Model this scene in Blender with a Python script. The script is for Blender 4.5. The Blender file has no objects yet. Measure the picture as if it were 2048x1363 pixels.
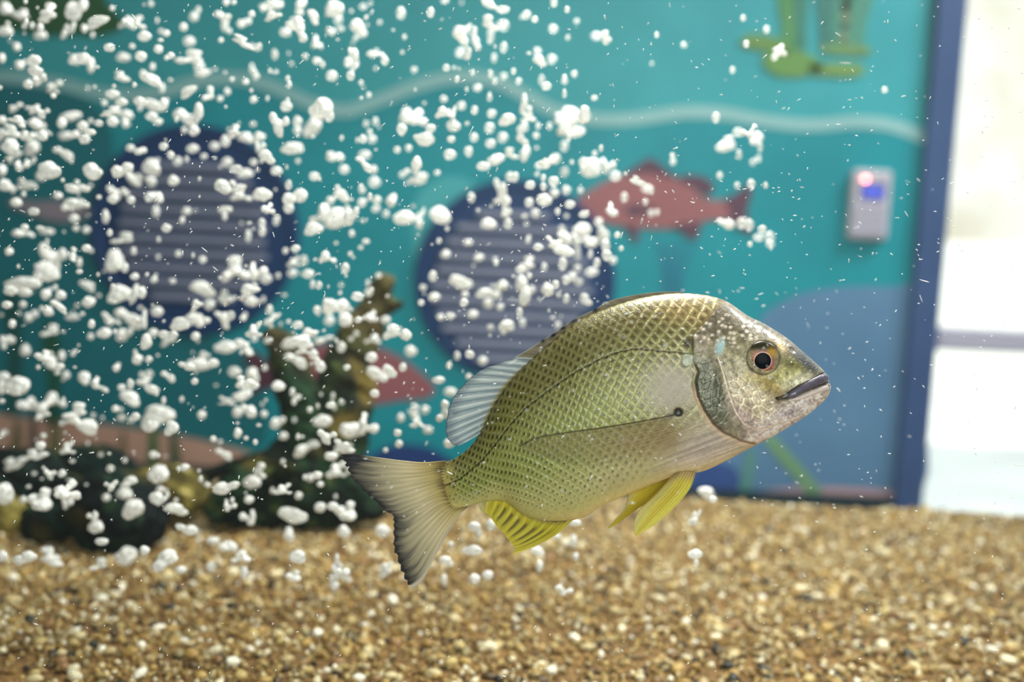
import bpy, bmesh, math, random
import numpy as np
from mathutils import Matrix, Vector, Euler
from mathutils.geometry import tessellate_polygon

random.seed(7)
RNG = np.random.default_rng(11)
scene = bpy.context.scene
COL = scene.collection

# ------------------------------------------------------------------ camera
W, H = 2048.0, 1363.0
LENS = 35.0
F = LENS / 36.0 * W                     # focal length in pixels
PITCH = math.radians(6.0)
ROLL = math.radians(2.6)
CAM = Vector((0.0, 0.0, 0.29))
FWD = Vector((0, math.cos(PITCH), -math.sin(PITCH)))
R0 = Vector((1, 0, 0))
U0 = Vector((0, math.sin(PITCH), math.cos(PITCH)))
RIGHT = R0 * math.cos(ROLL) + U0 * math.sin(ROLL)
UP = U0 * math.cos(ROLL) - R0 * math.sin(ROLL)
CAMROT = Matrix((RIGHT, UP, -FWD)).transposed()

cam_d = bpy.data.cameras.new('camera')
cam_d.lens = LENS
cam_d.sensor_width = 36.0
cam_d.clip_start = 0.01
cam_d.dof.use_dof = True
cam_d.dof.focus_distance = 0.488
cam_d.dof.aperture_fstop = 3.9
cam = bpy.data.objects.new('camera', cam_d)
cam.matrix_world = Matrix.Translation(CAM) @ CAMROT.to_4x4()
COL.objects.link(cam)
scene.camera = cam

# ------------------------------------------------------------------ view, world, lights
scene.view_settings.view_transform = 'Standard'
scene.view_settings.look = 'None'
scene.view_settings.gamma = 1.0
scene.view_settings.use_curve_mapping = False
scene.view_settings.exposure = 0.15

world = bpy.data.worlds.new('sky')
scene.world = world
world.use_nodes = True
world.node_tree.nodes['Background'].inputs[0].default_value = (0.86, 0.93, 1.0, 1)
world.node_tree.nodes['Background'].inputs[1].default_value = 1.02


def light(name, kind, loc, target, energy, color, **kw):
    d = bpy.data.lights.new(name, kind)
    d.energy = energy
    d.color = color
    for k, v in kw.items():
        setattr(d, k, v)
    o = bpy.data.objects.new(name, d)
    o.location = loc
    o.rotation_euler = (Vector(target) - Vector(loc)).to_track_quat('-Z', 'Y').to_euler()
    COL.objects.link(o)
    return o


light('sun', 'SUN', (0, 0, 6), (1.6, 2.9, 0), 2.9, (1.0, 0.95, 0.87), angle=0.01)
scene.cycles.adaptive_threshold = 0.06
scene.cycles.max_bounces = 5
scene.cycles.diffuse_bounces = 3
scene.cycles.glossy_bounces = 2
scene.cycles.transmission_bounces = 2
scene.cycles.transparent_max_bounces = 24
scene.cycles.caustics_reflective = False
scene.cycles.caustics_refractive = False
# strip lamp of the tank, above the water
light('tank_lamp', 'AREA', (0.12, 0.84, 0.86), (0.10, 0.86, 0.0), 12.5, (1.0, 0.97, 0.90),
      shape='RECTANGLE', size=0.45, size_y=0.16)
# unseen fill light added in front of the tank to light the fish evenly
light('fish_fill_light', 'AREA', (0.30, -0.76, 0.50), (0.15, 0.5, 0.25), 14.5, (1.0, 0.98, 0.94),
      shape='RECTANGLE', size=0.9, size_y=0.8)
light('wall_fill_light', 'AREA', (1.60, 1.25, 1.95), (0.85, 2.0, 0.3), 40.0, (0.97, 0.98, 1.0),  # unseen light added high at the right so the wall brightens that way
      shape='RECTANGLE', size=0.8, size_y=0.4)


# ------------------------------------------------------------------ helpers
def lin(c):
    return tuple(((x / 255.0) / 12.92 if x / 255.0 <= 0.04045 else ((x / 255.0 + 0.055) / 1.055) ** 2.4) for x in c[:3])


def ray(px, py):
    return FWD + RIGHT * ((px - W / 2) / F) - UP * ((py - H / 2) / F)


def on_y(px, py, y):                    # a point of the picture at world depth y
    d = ray(px, py)
    return CAM + d * ((y - CAM.y) / d.y)


def on_z(px, py, z=0.0):
    d = ray(px, py)
    return CAM + d * ((z - CAM.z) / d.z)


def at(px, py, depth):                  # depth along the viewing axis
    return CAM + ray(px, py) * depth


def tag(o, label=None, cat=None, group=None, kind=None):
    if label: o['label'] = label
    if cat: o['category'] = cat
    if group: o['group'] = group
    if kind: o['kind'] = kind
    return o


def empty(name, loc=(0, 0, 0), rot=None):
    o = bpy.data.objects.new(name, None)
    o.empty_display_size = 0.02
    if rot is None:
        o.location = loc
    else:
        o.matrix_world = Matrix.Translation(Vector(loc)) @ rot.to_4x4()
    COL.objects.link(o)
    return o


def link(name, me, mat=None, parent=None):
    o = bpy.data.objects.new(name, me)
    if mat is not None and len(me.materials) == 0:
        me.materials.append(mat)
    COL.objects.link(o)
    if parent is not None:
        o.parent = parent
    return o


def mesh_np(name, verts, faces, smooth=True, color=None):
    """verts (n,3) array, faces (m,3 or 4) int array, optional (n,4) point colours."""
    me = bpy.data.meshes.new(name)
    verts = np.ascontiguousarray(verts, dtype=np.float32)
    faces = np.ascontiguousarray(faces, dtype=np.int32)
    n, k = faces.shape
    me.vertices.add(len(verts))
    me.vertices.foreach_set('co', verts.ravel())
    me.loops.add(n * k)
    me.loops.foreach_set('vertex_index', faces.ravel())
    me.polygons.add(n)
    me.polygons.foreach_set('loop_start', np.arange(0, n * k, k, dtype=np.int32))
    me.polygons.foreach_set('loop_total', np.full(n, k, dtype=np.int32))
    me.polygons.foreach_set('use_smooth', np.full(n, smooth, dtype=bool))
    if color is not None:
        a = me.color_attributes.new('Col', 'FLOAT_COLOR', 'POINT')
        a.data.foreach_set('color', np.ascontiguousarray(color, dtype=np.float32).ravel())
    me.update()
    me.validate()
    return me


def grid_faces(nu, nv, off=0, flip=False):
    i, j = np.meshgrid(np.arange(nu - 1), np.arange(nv - 1), indexing='ij')
    a = i * nv + j
    q = np.stack([a, a + nv, a + nv + 1, a + 1], -1).reshape(-1, 4) + off
    return q[:, ::-1] if flip else q


def box_mesh(name, lo, hi, bevel=0.0):
    bm = bmesh.new()
    bmesh.ops.create_cube(bm, size=1.0)
    for v in bm.verts:
        v.co = Vector([lo[k] + (hi[k] - lo[k]) * (v.co[k] + 0.5) for k in range(3)])
    if bevel:
        bmesh.ops.bevel(bm, geom=list(bm.edges), offset=bevel, segments=3, affect='EDGES', profile=0.5)
    me = bpy.data.meshes.new(name)
    bm.to_mesh(me)
    bm.free()
    return me


def spline(pts, n, closed=False):
    """Catmull-Rom through pts, n samples (numpy)."""
    P = np.array(pts, float)
    m = len(P)
    if closed:
        t = np.linspace(0, m, n, endpoint=False)
        idx = lambda k: P[k % m]
    else:
        t = np.linspace(0, m - 1, n)
        ext = np.vstack([2 * P[0] - P[1], P, 2 * P[-1] - P[-2]])
        idx = lambda k: ext[np.clip(k + 1, 0, m + 1)]
    i = np.floor(t).astype(int)
    if not closed:
        i = np.minimum(i, m - 2)
    f = (t - i)[:, None]
    p0, p1, p2, p3 = idx(i - 1), idx(i), idx(i + 1), idx(i + 2)
    return 0.5 * ((2 * p1) + (-p0 + p2) * f + (2 * p0 - 5 * p1 + 4 * p2 - p3) * f ** 2 + (-p0 + 3 * p1 - 3 * p2 + p3) * f ** 3)


def sstep(a, b, x):
    t = np.clip((x - a) / (b - a + 1e-12), 0, 1)
    return t * t * (3 - 2 * t)


def hash2(ix, iy, seed):
    h = (ix.astype(np.int64) * 374761393 + iy.astype(np.int64) * 668265263 + seed * 1274126177) & 0x7fffffff
    h = ((h ^ (h >> 13)) * 1274126177) & 0x7fffffff
    return ((h ^ (h >> 16)) & 0xffff) / 65535.0


def vnoise(x, y, seed=0):
    ix, iy = np.floor(x), np.floor(y)
    fx, fy = x - ix, y - iy
    fx, fy = fx * fx * (3 - 2 * fx), fy * fy * (3 - 2 * fy)
    ix, iy = ix.astype(np.int64), iy.astype(np.int64)
    a, b = hash2(ix, iy, seed), hash2(ix + 1, iy, seed)
    c, d = hash2(ix, iy + 1, seed), hash2(ix + 1, iy + 1, seed)
    return (a + (b - a) * fx) * (1 - fy) + (c + (d - c) * fx) * fy


def fbm(x, y, seed=0, oct=4):
    s, amp, tot = 0, 1.0, 0
    for k in range(oct):
        s = s + amp * vnoise(x * 2 ** k, y * 2 ** k, seed + 17 * k)
        tot += amp
        amp *= 0.5
    return s / tot


def worley(x, y, seed=0):
    """distance to nearest and second nearest feature point, unit cells"""
    ix, iy = np.floor(x).astype(np.int64), np.floor(y).astype(np.int64)
    d1 = np.full(x.shape, 9.0); d2 = np.full(x.shape, 9.0); cid = np.zeros(x.shape)
    for a in (-1, 0, 1):
        for b in (-1, 0, 1):
            cx, cy = ix + a, iy + b
            px = cx + 0.15 + 0.7 * hash2(cx, cy, seed)
            py = cy + 0.15 + 0.7 * hash2(cx, cy, seed + 5)
            d = np.hypot(px - x, py - y)
            new = d < d1
            d2 = np.where(new, d1, np.minimum(d2, d))
            cid = np.where(new, hash2(cx, cy, seed + 9), cid)
            d1 = np.where(new, d, d1)
    return d1, d2, cid


def poly_dist(u, v, pts):
    """distance to an open polyline, and which side (positive = left of travel, picture axes)"""
    P = np.array(pts, float)
    best = np.full(u.shape, 1e9); side = np.zeros(u.shape)
    for a, b in zip(P[:-1], P[1:]):
        d = b - a
        L = d @ d
        t = np.clip(((u - a[0]) * d[0] + (v - a[1]) * d[1]) / L, 0, 1)
        ex, ey = u - (a[0] + t * d[0]), v - (a[1] + t * d[1])
        r = np.hypot(ex, ey)
        m = r < best
        best = np.where(m, r, best)
        side = np.where(m, d[0] * ey - d[1] * ex, side)
    return best, np.sign(side)


# ------------------------------------------------------------------ materials
def material(name):
    m = bpy.data.materials.new(name)
    m.use_nodes = True
    nt = m.node_tree
    return m, nt, nt.nodes['Principled BSDF']


def N(nt, kind, **kw):
    n = nt.nodes.new(kind)
    for k, v in kw.items():
        if k in n.inputs:
            n.inputs[k].default_value = v
        else:
            setattr(n, k, v)
    return n


def noisy(name, c1, c2, scale=20.0, rough=0.6, bump=0.0, detail=4.0, lo=0.35, hi=0.65, bscale=None, spec=0.5, metallic=0.0):
    """two colours mixed by noise in object space, with a little relief"""
    m, nt, b = material(name)
    tc = N(nt, 'ShaderNodeTexCoord')
    no = N(nt, 'ShaderNodeTexNoise', Scale=scale, Detail=detail)
    nt.links.new(tc.outputs['Object'], no.inputs['Vector'])
    r = N(nt, 'ShaderNodeValToRGB')
    r.color_ramp.elements[0].position = lo
    r.color_ramp.elements[1].position = hi
    r.color_ramp.elements[0].color = (*lin(c1), 1)
    r.color_ramp.elements[1].color = (*lin(c2), 1)
    nt.links.new(no.outputs['Fac'], r.inputs['Fac'])
    nt.links.new(r.outputs['Color'], b.inputs['Base Color'])
    b.inputs['Roughness'].default_value = rough
    b.inputs['Specular IOR Level'].default_value = spec
    b.inputs['Metallic'].default_value = metallic
    if bump:
        n2 = N(nt, 'ShaderNodeTexNoise', Scale=bscale or scale * 2, Detail=6.0)
        nt.links.new(tc.outputs['Object'], n2.inputs['Vector'])
        bp = N(nt, 'ShaderNodeBump', Strength=1.0, Distance=bump)
        nt.links.new(n2.outputs['Fac'], bp.inputs['Height'])
        nt.links.new(bp.outputs['Normal'], b.inputs['Normal'])
    return m


def paint(name, c, var=8, rough=0.55):
    c2 = tuple(min(255, x + var) for x in c)
    c1 = tuple(max(0, x - var) for x in c)
    return noisy(name, c1, c2, scale=6.0, rough=rough, spec=0.3)


def glass_mat(name, tint=(1, 1, 1)):
    """clear pane: wet glass against water, or a pane against glare, shows no reflection in the photograph"""
    m, nt, b = material(name)
    nt.nodes.remove(b)
    t = N(nt, 'ShaderNodeBsdfTransparent')
    t.inputs['Color'].default_value = (*tint, 1)
    nt.links.new(t.outputs[0], nt.nodes['Material Output'].inputs['Surface'])
    return m


def attr_mat(name, rough=0.4, metallic=0.0, spec=0.5, bump=0.0, bscale=900.0, coat=0.0, alpha=False, translucent=0.0):
    m, nt, b = material(name)
    a = N(nt, 'ShaderNodeAttribute', attribute_name='Col')
    nt.links.new(a.outputs['Color'], b.inputs['Base Color'])
    b.inputs['Roughness'].default_value = rough
    b.inputs['Metallic'].default_value = metallic
    b.inputs['Specular IOR Level'].default_value = spec
    b.inputs['Coat Weight'].default_value = coat
    b.inputs['Coat Roughness'].default_value = 0.15
    if alpha:
        nt.links.new(a.outputs['Alpha'], b.inputs['Alpha'])
    if translucent:
        tr = N(nt, 'ShaderNodeBsdfTranslucent')
        nt.links.new(a.outputs['Color'], tr.inputs['Color'])
        mx = N(nt, 'ShaderNodeMixShader')
        mx.inputs[0].default_value = translucent
        nt.links.new(b.outputs[0], mx.inputs[1])
        if alpha:
            tp = N(nt, 'ShaderNodeBsdfTransparent')
            m2 = N(nt, 'ShaderNodeMixShader')
            nt.links.new(a.outputs['Alpha'], m2.inputs[0])
            nt.links.new(tp.outputs[0], m2.inputs[1])
            nt.links.new(tr.outputs[0], m2.inputs[2])
            nt.links.new(m2.outputs[0], mx.inputs[2])
        else:
            nt.links.new(tr.outputs[0], mx.inputs[2])
        nt.links.new(mx.outputs[0], nt.nodes['Material Output'].inputs['Surface'])
    if bump:
        tc = N(nt, 'ShaderNodeTexCoord')
        n2 = N(nt, 'ShaderNodeTexNoise', Scale=bscale, Detail=3.0)
        nt.links.new(tc.outputs['Object'], n2.inputs['Vector'])
        bp = N(nt, 'ShaderNodeBump', Strength=1.0, Distance=bump)
        nt.links.new(n2.outputs['Fac'], bp.inputs['Height'])
        nt.links.new(bp.outputs['Normal'], b.inputs['Normal'])
    return m


# ------------------------------------------------------------------ the room
WALL_Y = 2.0
ZF = -0.36                               # room floor
ZC = 2.20
edge_x = on_y(1878, 500, WALL_Y).x       # where the mural wall ends and the glass door begins
jamb_x = on_y(1828, 500, WALL_Y).x

M_upper = paint('mural_upper_water', (56, 170, 178), 5)
M_room = paint('room_plaster', (120, 125, 125), 4)
M_floor = noisy('room_floor', (95, 95, 98), (120, 120, 122), 8, 0.5)
M_ceil = paint('ceiling_white', (190, 190, 188), 3)


def struct(name, lo, hi, mat):
    return tag(link(name, box_mesh(name, lo, hi), mat), kind='structure')


wall = struct('wall_back', (-2.2, WALL_Y, ZF), (edge_x, WALL_Y + 0.12, ZC), M_upper)
struct('wall_left', (-2.32, -1.9, ZF), (-2.2, 2.12, ZC), M_room)
struct('wall_right', (2.6, -1.9, ZF), (2.72, 2.12, ZC), M_room)
struct('wall_rear', (-2.2, -2.02, ZF), (2.6, -1.9, ZC), M_room)
struct('floor', (-2.32, -2.02, ZF - 0.1), (2.72, 2.12, ZF), M_floor)
struct('ceiling', (-2.32, -2.02, ZC), (2.72, 2.14, ZC + 0.1), M_ceil)
M_jamb = paint('jamb_navy', (62, 88, 134), 4)
struct('trim_1', (jamb_x, WALL_Y - 0.02, ZF), (edge_x + 0.004, WALL_Y + 0.11, ZC), M_jamb)
zb = on_y(1620, 985, WALL_Y).z
struct('baseboard_back', (-2.2, WALL_Y - 0.016, ZF), (jamb_x, WALL_Y + 0.01, zb), paint('baseboard_dark', (22, 48, 58), 3))

# glass door beside the wall
door = tag(empty('door_1', (edge_x, WALL_Y, ZF)), kind='structure')
M_rail = paint('door_rail_grey', (196, 188, 205), 3, 0.4)


def door_part(name, lo, hi, mat, bevel=0.0):
    me = box_mesh(name, [lo[0] - edge_x, lo[1] - WALL_Y, lo[2] - ZF], [hi[0] - edge_x, hi[1] - WALL_Y, hi[2] - ZF], bevel)
    return link(name, me, mat, door)


rz0, rz1 = on_y(1950, 706, WALL_Y).z, on_y(1950, 660, WALL_Y).z
door_part('push_rail', (edge_x, WALL_Y + 0.03, rz0), (2.55, WALL_Y + 0.08, rz1), M_rail, 0.006)
door_part('bottom_rail', (edge_x, WALL_Y + 0.03, ZF), (2.55, WALL_Y + 0.08, ZF + 0.06), M_rail, 0.006)
door_part('end_post', (2.55, WALL_Y + 0.02, ZF), (2.6, WALL_Y + 0.09, ZC), M_rail)
M_pane = glass_mat('door_glass', (0.98, 0.99, 0.99))
door_part('pane', (edge_x, WALL_Y + 0.05, rz1), (2.55, WALL_Y + 0.058, ZC), M_pane)
door_part('pane', (edge_x, WALL_Y + 0.05, ZF + 0.06), (2.55, WALL_Y + 0.058, rz0), M_pane)

# outside: shaded step, sunlit paving, rendered garden wall
struct('floor_outside', (-1.5, 2.12, ZF - 0.1), (9, 14, ZF), noisy('paving_pale', (232, 228, 222), (250, 246, 240), 3, 0.8))
yw = 7.0
struct('wall_outside', (-1.5, yw, ZF), (9, yw + 0.2, 3.4), noisy('render_beige', (216, 206, 190), (240, 234, 226), 1.6, 0.9, lo=0.4, hi=0.6))
struct('wall_low_outside', (-1.5, 6.0, ZF), (9, 6.15, on_y(1960, 486, 6.0).z), paint('low_wall_white', (250, 246, 238), 3))

# ------------------------------------------------------------------ mural on the wall
mural_mats = {}


def mcol(c):
    if c not in mural_mats:
        mural_mats[c] = paint('mural_paint_%d_%d_%d' % c, c, 5)
    return mural_mats[c]


def mural(name, pts, c, layer, smooth=True, label=None, n=None):
    """a flat painted shape: a skin of paint a fraction of a millimetre proud of the wall"""
    P = spline(pts, n or max(24, len(pts) * 5), True) if smooth else np.array(pts, float)
    y = WALL_Y - 0.0006 * layer
    bm = bmesh.new()
    front = [bm.verts.new(on_y(p[0], p[1], y)) for p in P]
    back = [bm.verts.new((v.co.x, WALL_Y + 0.001, v.co.z)) for v in front]
    k = len(front)
    for t3 in tessellate_polygon([[Vector((v.co.x, v.co.z, 0)) for v in front]]):
        try:
            bm.faces.new([front[q] for q in t3])
        except ValueError:
            pass
    for i in range(k):
        bm.faces.new((front[i], back[i], back[(i + 1) % k], front[(i + 1) % k]))
    bmesh.ops.recalc_face_normals(bm, faces=bm.faces)
    me = bpy.data.meshes.new(name)
    bm.to_mesh(me); bm.free()
    o = link(name, me, mcol(c), wall)
    if label: o['label'] = label
    return o


WAVE = [(-60, 148), (35, 155), (130, 169), (183, 184), (246, 191), (331, 182), (375, 168), (423, 158), (493, 158), (563, 180), (616, 204),
        (687, 222), (756, 201), (826, 174), (896, 156), (949, 154), (1002, 166), (1055, 193), (1108, 220), (1178, 237), (1249, 239),
        (1310, 232), (1373, 224), (1447, 227), (1520, 240), (1593, 249), (1648, 249), (1703, 244), (1759, 246), (1805, 257), (1852, 276)]
wv = spline(WAVE, 150)
mural('mural_deep_water', list(map(tuple, wv)) + [(1805, 1008), (900, 965), (-80, 905)], (0, 150, 162), 1, smooth=False,
      label='teal painted water below the pale wave line')
tng = np.gradient(wv, axis=0)
nrm = np.stack([-tng[:, 1], tng[:, 0]], 1) / np.linalg.norm(tng, axis=1)[:, None]
band = np.vstack([wv - nrm * 13, (wv + nrm * 13)[::-1]])
mural('mural_wave', list(map(tuple, band)), (150, 198, 198), 3, smooth=False, label='pale grey painted wave line')
# dark water to the left, pale rock between the vents
mural('mural_dark_water', [(-70, 168), (60, 173), (140, 186), (190, 212), (222, 262), (228, 420), (232, 560), (300, 640), (420, 676), (500, 715), (530, 800), (525, 890), (440, 885), (300, 862), (120, 840), (-70, 830)],
      (0, 116, 126), 2, label='darker teal painted water at the left')
mural('mural_kelp', [(92, 640), (112, 660), (124, 720), (118, 800), (122, 850), (88, 850), (96, 780), (84, 700)], (10, 86, 62), 3)
mural('mural_kelp', [(20, 560), (38, 600), (44, 700), (36, 820), (10, 830), (16, 700), (6, 620)], (6, 84, 80), 3)
mural('mural_pale_rock', [(826, 420), (850, 375), (900, 352), (960, 380), (930, 470), (860, 560), (830, 520)], (70, 175, 182), 2)
mural('mural_hill', [(1385, 1010), (1420, 860), (1470, 740), (1520, 640), (1560, 606), (1615, 584), (1700, 573), (1780, 574), (1850, 582), (1850, 800), (1812, 1012)],
      (98, 138, 174), 2, label='slate blue painted hill')
# pink sand
mural('mural_sand', [(-80, 828), (60, 836), (180, 846), (270, 857), (360, 871), (440, 889), (510, 908), (560, 930), (300, 940), (-80, 930)],
      (208, 160, 138), 3, label='pinkish painted sand at lower left')
mural('mural_sand', [(1500, 988), (1560, 977), (1660, 974), (1800, 983), (1792, 1008), (1640, 1000)], (200, 160, 165), 4, label='pinkish painted sand strip beside the door')
for x0, x1, yt, w, c in ((306, 306, 846, 9, (35, 110, 45)), (347, 352, 850, 8, (30, 85, 50)), (246, 240, 858, 8, (120, 105, 70)),
                         (35, 30, 835, 10, (110, 100, 62)), (66, 70, 822, 8, (80, 70, 62)), (112, 104, 838, 12, (120, 115, 70))):
    mural('mural_grass', [(x0, yt), (x0 + w * 0.8, yt + 25), (x1 + w, 935), (x1 - w, 935), (x0 - w * 0.8, yt + 25)], c, 5, n=20)
# weeds at the right
mural('mural_weed', [(1528, 878), (1545, 870), (1580, 905), (1615, 945), (1645, 985), (1618, 990), (1590, 955), (1555, 915)], (125, 165, 120), 5, label='green painted weed below the fish')
mural('mural_weed', [(1495, 900), (1512, 905), (1505, 950), (1500, 985), (1478, 985), (1486, 940)], (95, 150, 140), 5)
for x0, x1 in ((1318, 1330), (1340, 1338), (1360, 1350), (1385, 1362)):
    mural('mural_seaweed', [(x0, 484), (x0 + 7, 490), (x1 + 6, 545), (x1 + 4, 610), (x1 - 8, 610), (x1 - 6, 545), (x0 - 4, 492)], (25, 130, 155), 3, n=20)
# navy painted boulders near the bottom
th = np.linspace(0, 2 * math.pi, 48, endpoint=False)
mural('mural_boulder', [(815 + 118 * math.cos(a), 985 + 97 * math.sin(a)) for a in th], (28, 62, 125), 3, smooth=False, label='navy painted boulder above the tail')
mural('mural_boulder', [(1380, 1000), (1385, 950), (1420, 925), (1462, 930), (1482, 960), (1480, 1000)], (55, 85, 150), 4)
# red fish
RED, DRED = (164, 100, 104), (98, 62, 82)
mural('mural_red_fish', [(1127, 421), (1156, 397), (1201, 368), (1253, 347), (1302, 338), (1343, 352), (1381, 370), (1403, 392), (1426, 401), (1450, 399),
                         (1466, 415), (1455, 437), (1426, 439), (1399, 446), (1369, 455), (1313, 457), (1257, 453), (1212, 446), (1167, 436), (1134, 428)], RED, 6,
      label='red painted fish facing left beside the right vent')
for nm, pts in (('mural_fish_fin', [(1250, 350), (1280, 327), (1300, 317), (1320, 329), (1350, 356), (1300, 345)]),
                ('mural_fish_fin', [(1356, 356), (1387, 350), (1414, 357), (1428, 374), (1416, 392), (1390, 376)]),
                ('mural_fish_tail', [(1450, 402), (1482, 381), (1504, 363), (1502, 392), (1494, 424), (1502, 450), (1505, 468), (1482, 458), (1456, 438), (1462, 420)]),
                ('mural_fish_fin', [(1248, 450), (1262, 471), (1273, 486), (1278, 473), (1274, 453)]),
                ('mural_fish_fin', [(1345, 452), (1369, 466), (1385, 480), (1400, 464), (1396, 445)]),
                ('mural_fish_spot', [(1248, 421), (1265, 410), (1290, 412), (1312, 412), (1300, 424), (1270, 432)])):
    mural(nm, pts, DRED, 8)
mural('mural_red_fish', [(553, 738), (585, 708), (618, 694), (682, 686), (759, 696), (803, 717), (844, 748), (869, 775), (856, 794), (795, 801), (735, 810), (642, 808), (590, 795), (557, 770)],
      (160, 92, 98), 6, label='red painted fish facing right behind the driftwood')
mural('mural_fish_tail', [(486, 712), (509, 703), (533, 720), (560, 736), (560, 768), (521, 779), (495, 792), (516, 757), (500, 730)], (92, 48, 64), 8)
# small mauve fish
mural('mural_mauve_fish', [(16, 407), (33, 397), (66, 403), (110, 401), (154, 405), (183, 416), (205, 409), (218, 397), (213, 424), (223, 446), (214, 463), (202, 443),
                           (192, 428), (172, 430), (154, 443), (99, 441), (66, 428), (33, 416)], (152, 138, 150), 9, label='small mauve painted fish beside the left vent')
# green trees painted at the top
for pts, c in (([(1556, -20), (1588, -20), (1590, 60), (1604, 125), (1560, 118), (1564, 60)], (88, 150, 90)),
               ([(1586, -20), (1616, -20), (1614, 50), (1612, 100), (1590, 112), (1590, 50)], (60, 135, 115)),
               ([(1634, -20), (1668, -20), (1664, 50), (1666, 95), (1642, 95), (1638, 45)], (62, 132, 122)),
               ([(1660, -20), (1742, -20), (1732, 50), (1722, 98), (1660, 98), (1662, 50)], (82, 152, 130)),
               ([(1682, -20), (1704, -20), (1698, 45), (1694, 84), (1680, 84), (1684, 40)], (140, 148, 112))):
    mural('mural_trunk', pts, c, 4)
for pts, c in (([(1482, 80), (1500, 69), (1540, 72), (1575, 88), (1575, 108), (1530, 101), (1490, 94)], (112, 152, 78)),
               ([(1524, 118), (1545, 104), (1590, 100), (1632, 116), (1648, 132), (1630, 146), (1585, 154), (1545, 146)], (112, 158, 82)),
               ([(1622, 130), (1660, 126), (1715, 127), (1730, 140), (1712, 152), (1660, 152), (1620, 146)], (120, 158, 84)),
               ([(1642, 92), (1680, 88), (1730, 92), (1744, 102), (1728, 110), (1670, 108), (1646, 102)], (118, 156, 96))):
    mural('mural_root', pts, c, 6, label=None)
mural('mural_plant', [(-60, -20), (180, -30), (215, 10), (245, 40), (235, 62), (190, 72), (140, 70), (80, 72), (30, 62), (-60, 70)], (40, 96, 52), 4,
      label='dark green painted plant at the top left')

# ------------------------------------------------------------------ round vents
M_navyL = paint('vent_navy', (6, 56, 106), 4)
M_slat = paint('vent_slat_grey', (142, 144, 166), 6)


def round_vent(name, cx, cy, r, gx, gy, gr, rows, pitch, label, group='round louvred vents on the mural wall'):
    c = on_y(cx, cy, WALL_Y)
    k = WALL_Y / F * 1.0
    root = tag(empty(name, (c.x, WALL_Y, c.z)), label, 'vent', group)
    # disc with a stepped rim
    bm = bmesh.new()
    prof = [(0.0, 0.010), (0.90, 0.010), (0.925, 0.014), (0.985, 0.014), (1.0, 0.010), (1.0, 0.004)]
    R = r * k
    rings = []
    n = 72
    for rr, h in prof[1:]:
        rings.append([bm.verts.new((R * rr * math.cos(2 * math.pi * i / n), -h, R * rr * math.sin(2 * math.pi * i / n))) for i in range(n)])
    bm.faces.new(rings[0])
    for a, b in zip(rings[:-1], rings[1:]):
        for i in range(n):
            bm.faces.new((a[i], a[(i + 1) % n], b[(i + 1) % n], b[i]))
    bm.faces.new(rings[-1][::-1])
    bmesh.ops.recalc_face_normals(bm, faces=bm.faces)
    me = bpy.data.meshes.new('disc'); bm.to_mesh(me); bm.free()
    link('disc', me, M_navyL, root)
    # slats: tilted bars, one for each louvre
    gc = on_y(gx, gy, WALL_Y) - c
    for i in range(rows):
        dz = (rows - 1) / 2 - i
        half = math.sqrt(max(gr ** 2 - (dz * pitch) ** 2, 20 ** 2)) * (0.96 + 0.08 * random.random())
        me = box_mesh('slat', (-half * k, -0.009, -0.0068), (half * k, 0.0, 0.0068), 0.0025)
        s = link('slat', me, M_slat, root)
        s.location = (gc.x + random.uniform(-4, 4) * k, -0.0125, gc.z + dz * pitch * k)
        s.rotation_euler = (math.radians(-14), 0, 0)
    return root


round_vent('round_vent', 392, 462, 208, 392, 466, 152, 10, 28.5, 'navy round wall vent with grey slats at the left, behind the thickest bubbles')
round_vent('round_vent', 1030, 562, 200, 1024, 575, 158, 11, 28.5, 'navy round wall vent with grey slats behind the swimming fish')

# ------------------------------------------------------------------ keypad beside the door
kp = on_y(1734, 410, WALL_Y)
kk = WALL_Y / F
keypad = tag(empty('door_keypad', (kp.x, WALL_Y, kp.z)), 'pale grey keypad with small blue screen and red light on mural wall', 'keypad')
M_kp = paint('keypad_plastic', (206, 196, 206), 3, 0.4)
link('case', box_mesh('case', (-39 * kk, -0.022, -68 * kk), (39 * kk, 0.002, 68 * kk), 0.008), M_kp, keypad)
m_scr, nt, b = material('keypad_screen')
b.inputs['Base Color'].default_value = (*lin((70, 80, 150)), 1)
b.inputs['Emission Color'].default_value = (*lin((90, 100, 255)), 1)
b.inputs['Emission Strength'].default_value = 0.55
m_frm = paint('keypad_frame', (80, 95, 140), 3, 0.3)
fr = link('screen_frame', box_mesh('screen_frame', (-22 * kk, -0.0245, 10 * kk), (25 * kk, -0.019, 43 * kk), 0.001), m_frm, keypad)
link('screen', box_mesh('screen', (-19 * kk, -0.0262, 13 * kk), (21 * kk, -0.0235, 36 * kk), 0.0008), m_scr, fr)
m_led, nt, b = material('keypad_red_light')
b.inputs['Base Color'].default_value = (0.8, 0.05, 0.05, 1)
b.inputs['Emission Color'].default_value = (1.0, 0.22, 0.2, 1)
b.inputs['Emission Strength'].default_value = 14.0
bm = bmesh.new(); bmesh.ops.create_uvsphere(bm, u_segments=16, v_segments=10, radius=0.0042)
me = bpy.data.meshes.new('indicator_light'); bm.to_mesh(me); bm.free()
o = link('indicator_light', me, m_led, keypad); o.location = (-15 * kk, -0.0235, 49 * kk); o['label'] = 'red indicator light'
key_me = box_mesh('key', (-9 * kk, -0.004, -6 * kk), (9 * kk, 0.0, 6 * kk), 0.0012)
M_key = paint('keypad_key', (192, 186, 206), 3, 0.45)
for r in range(4):
    for cidx in range(3):
        kx = link('key', key_me, M_key, keypad)
        kx.location = ((-22 + 22 * cidx) * kk, -0.021, (-4 - 16 * r) * kk)

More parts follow.
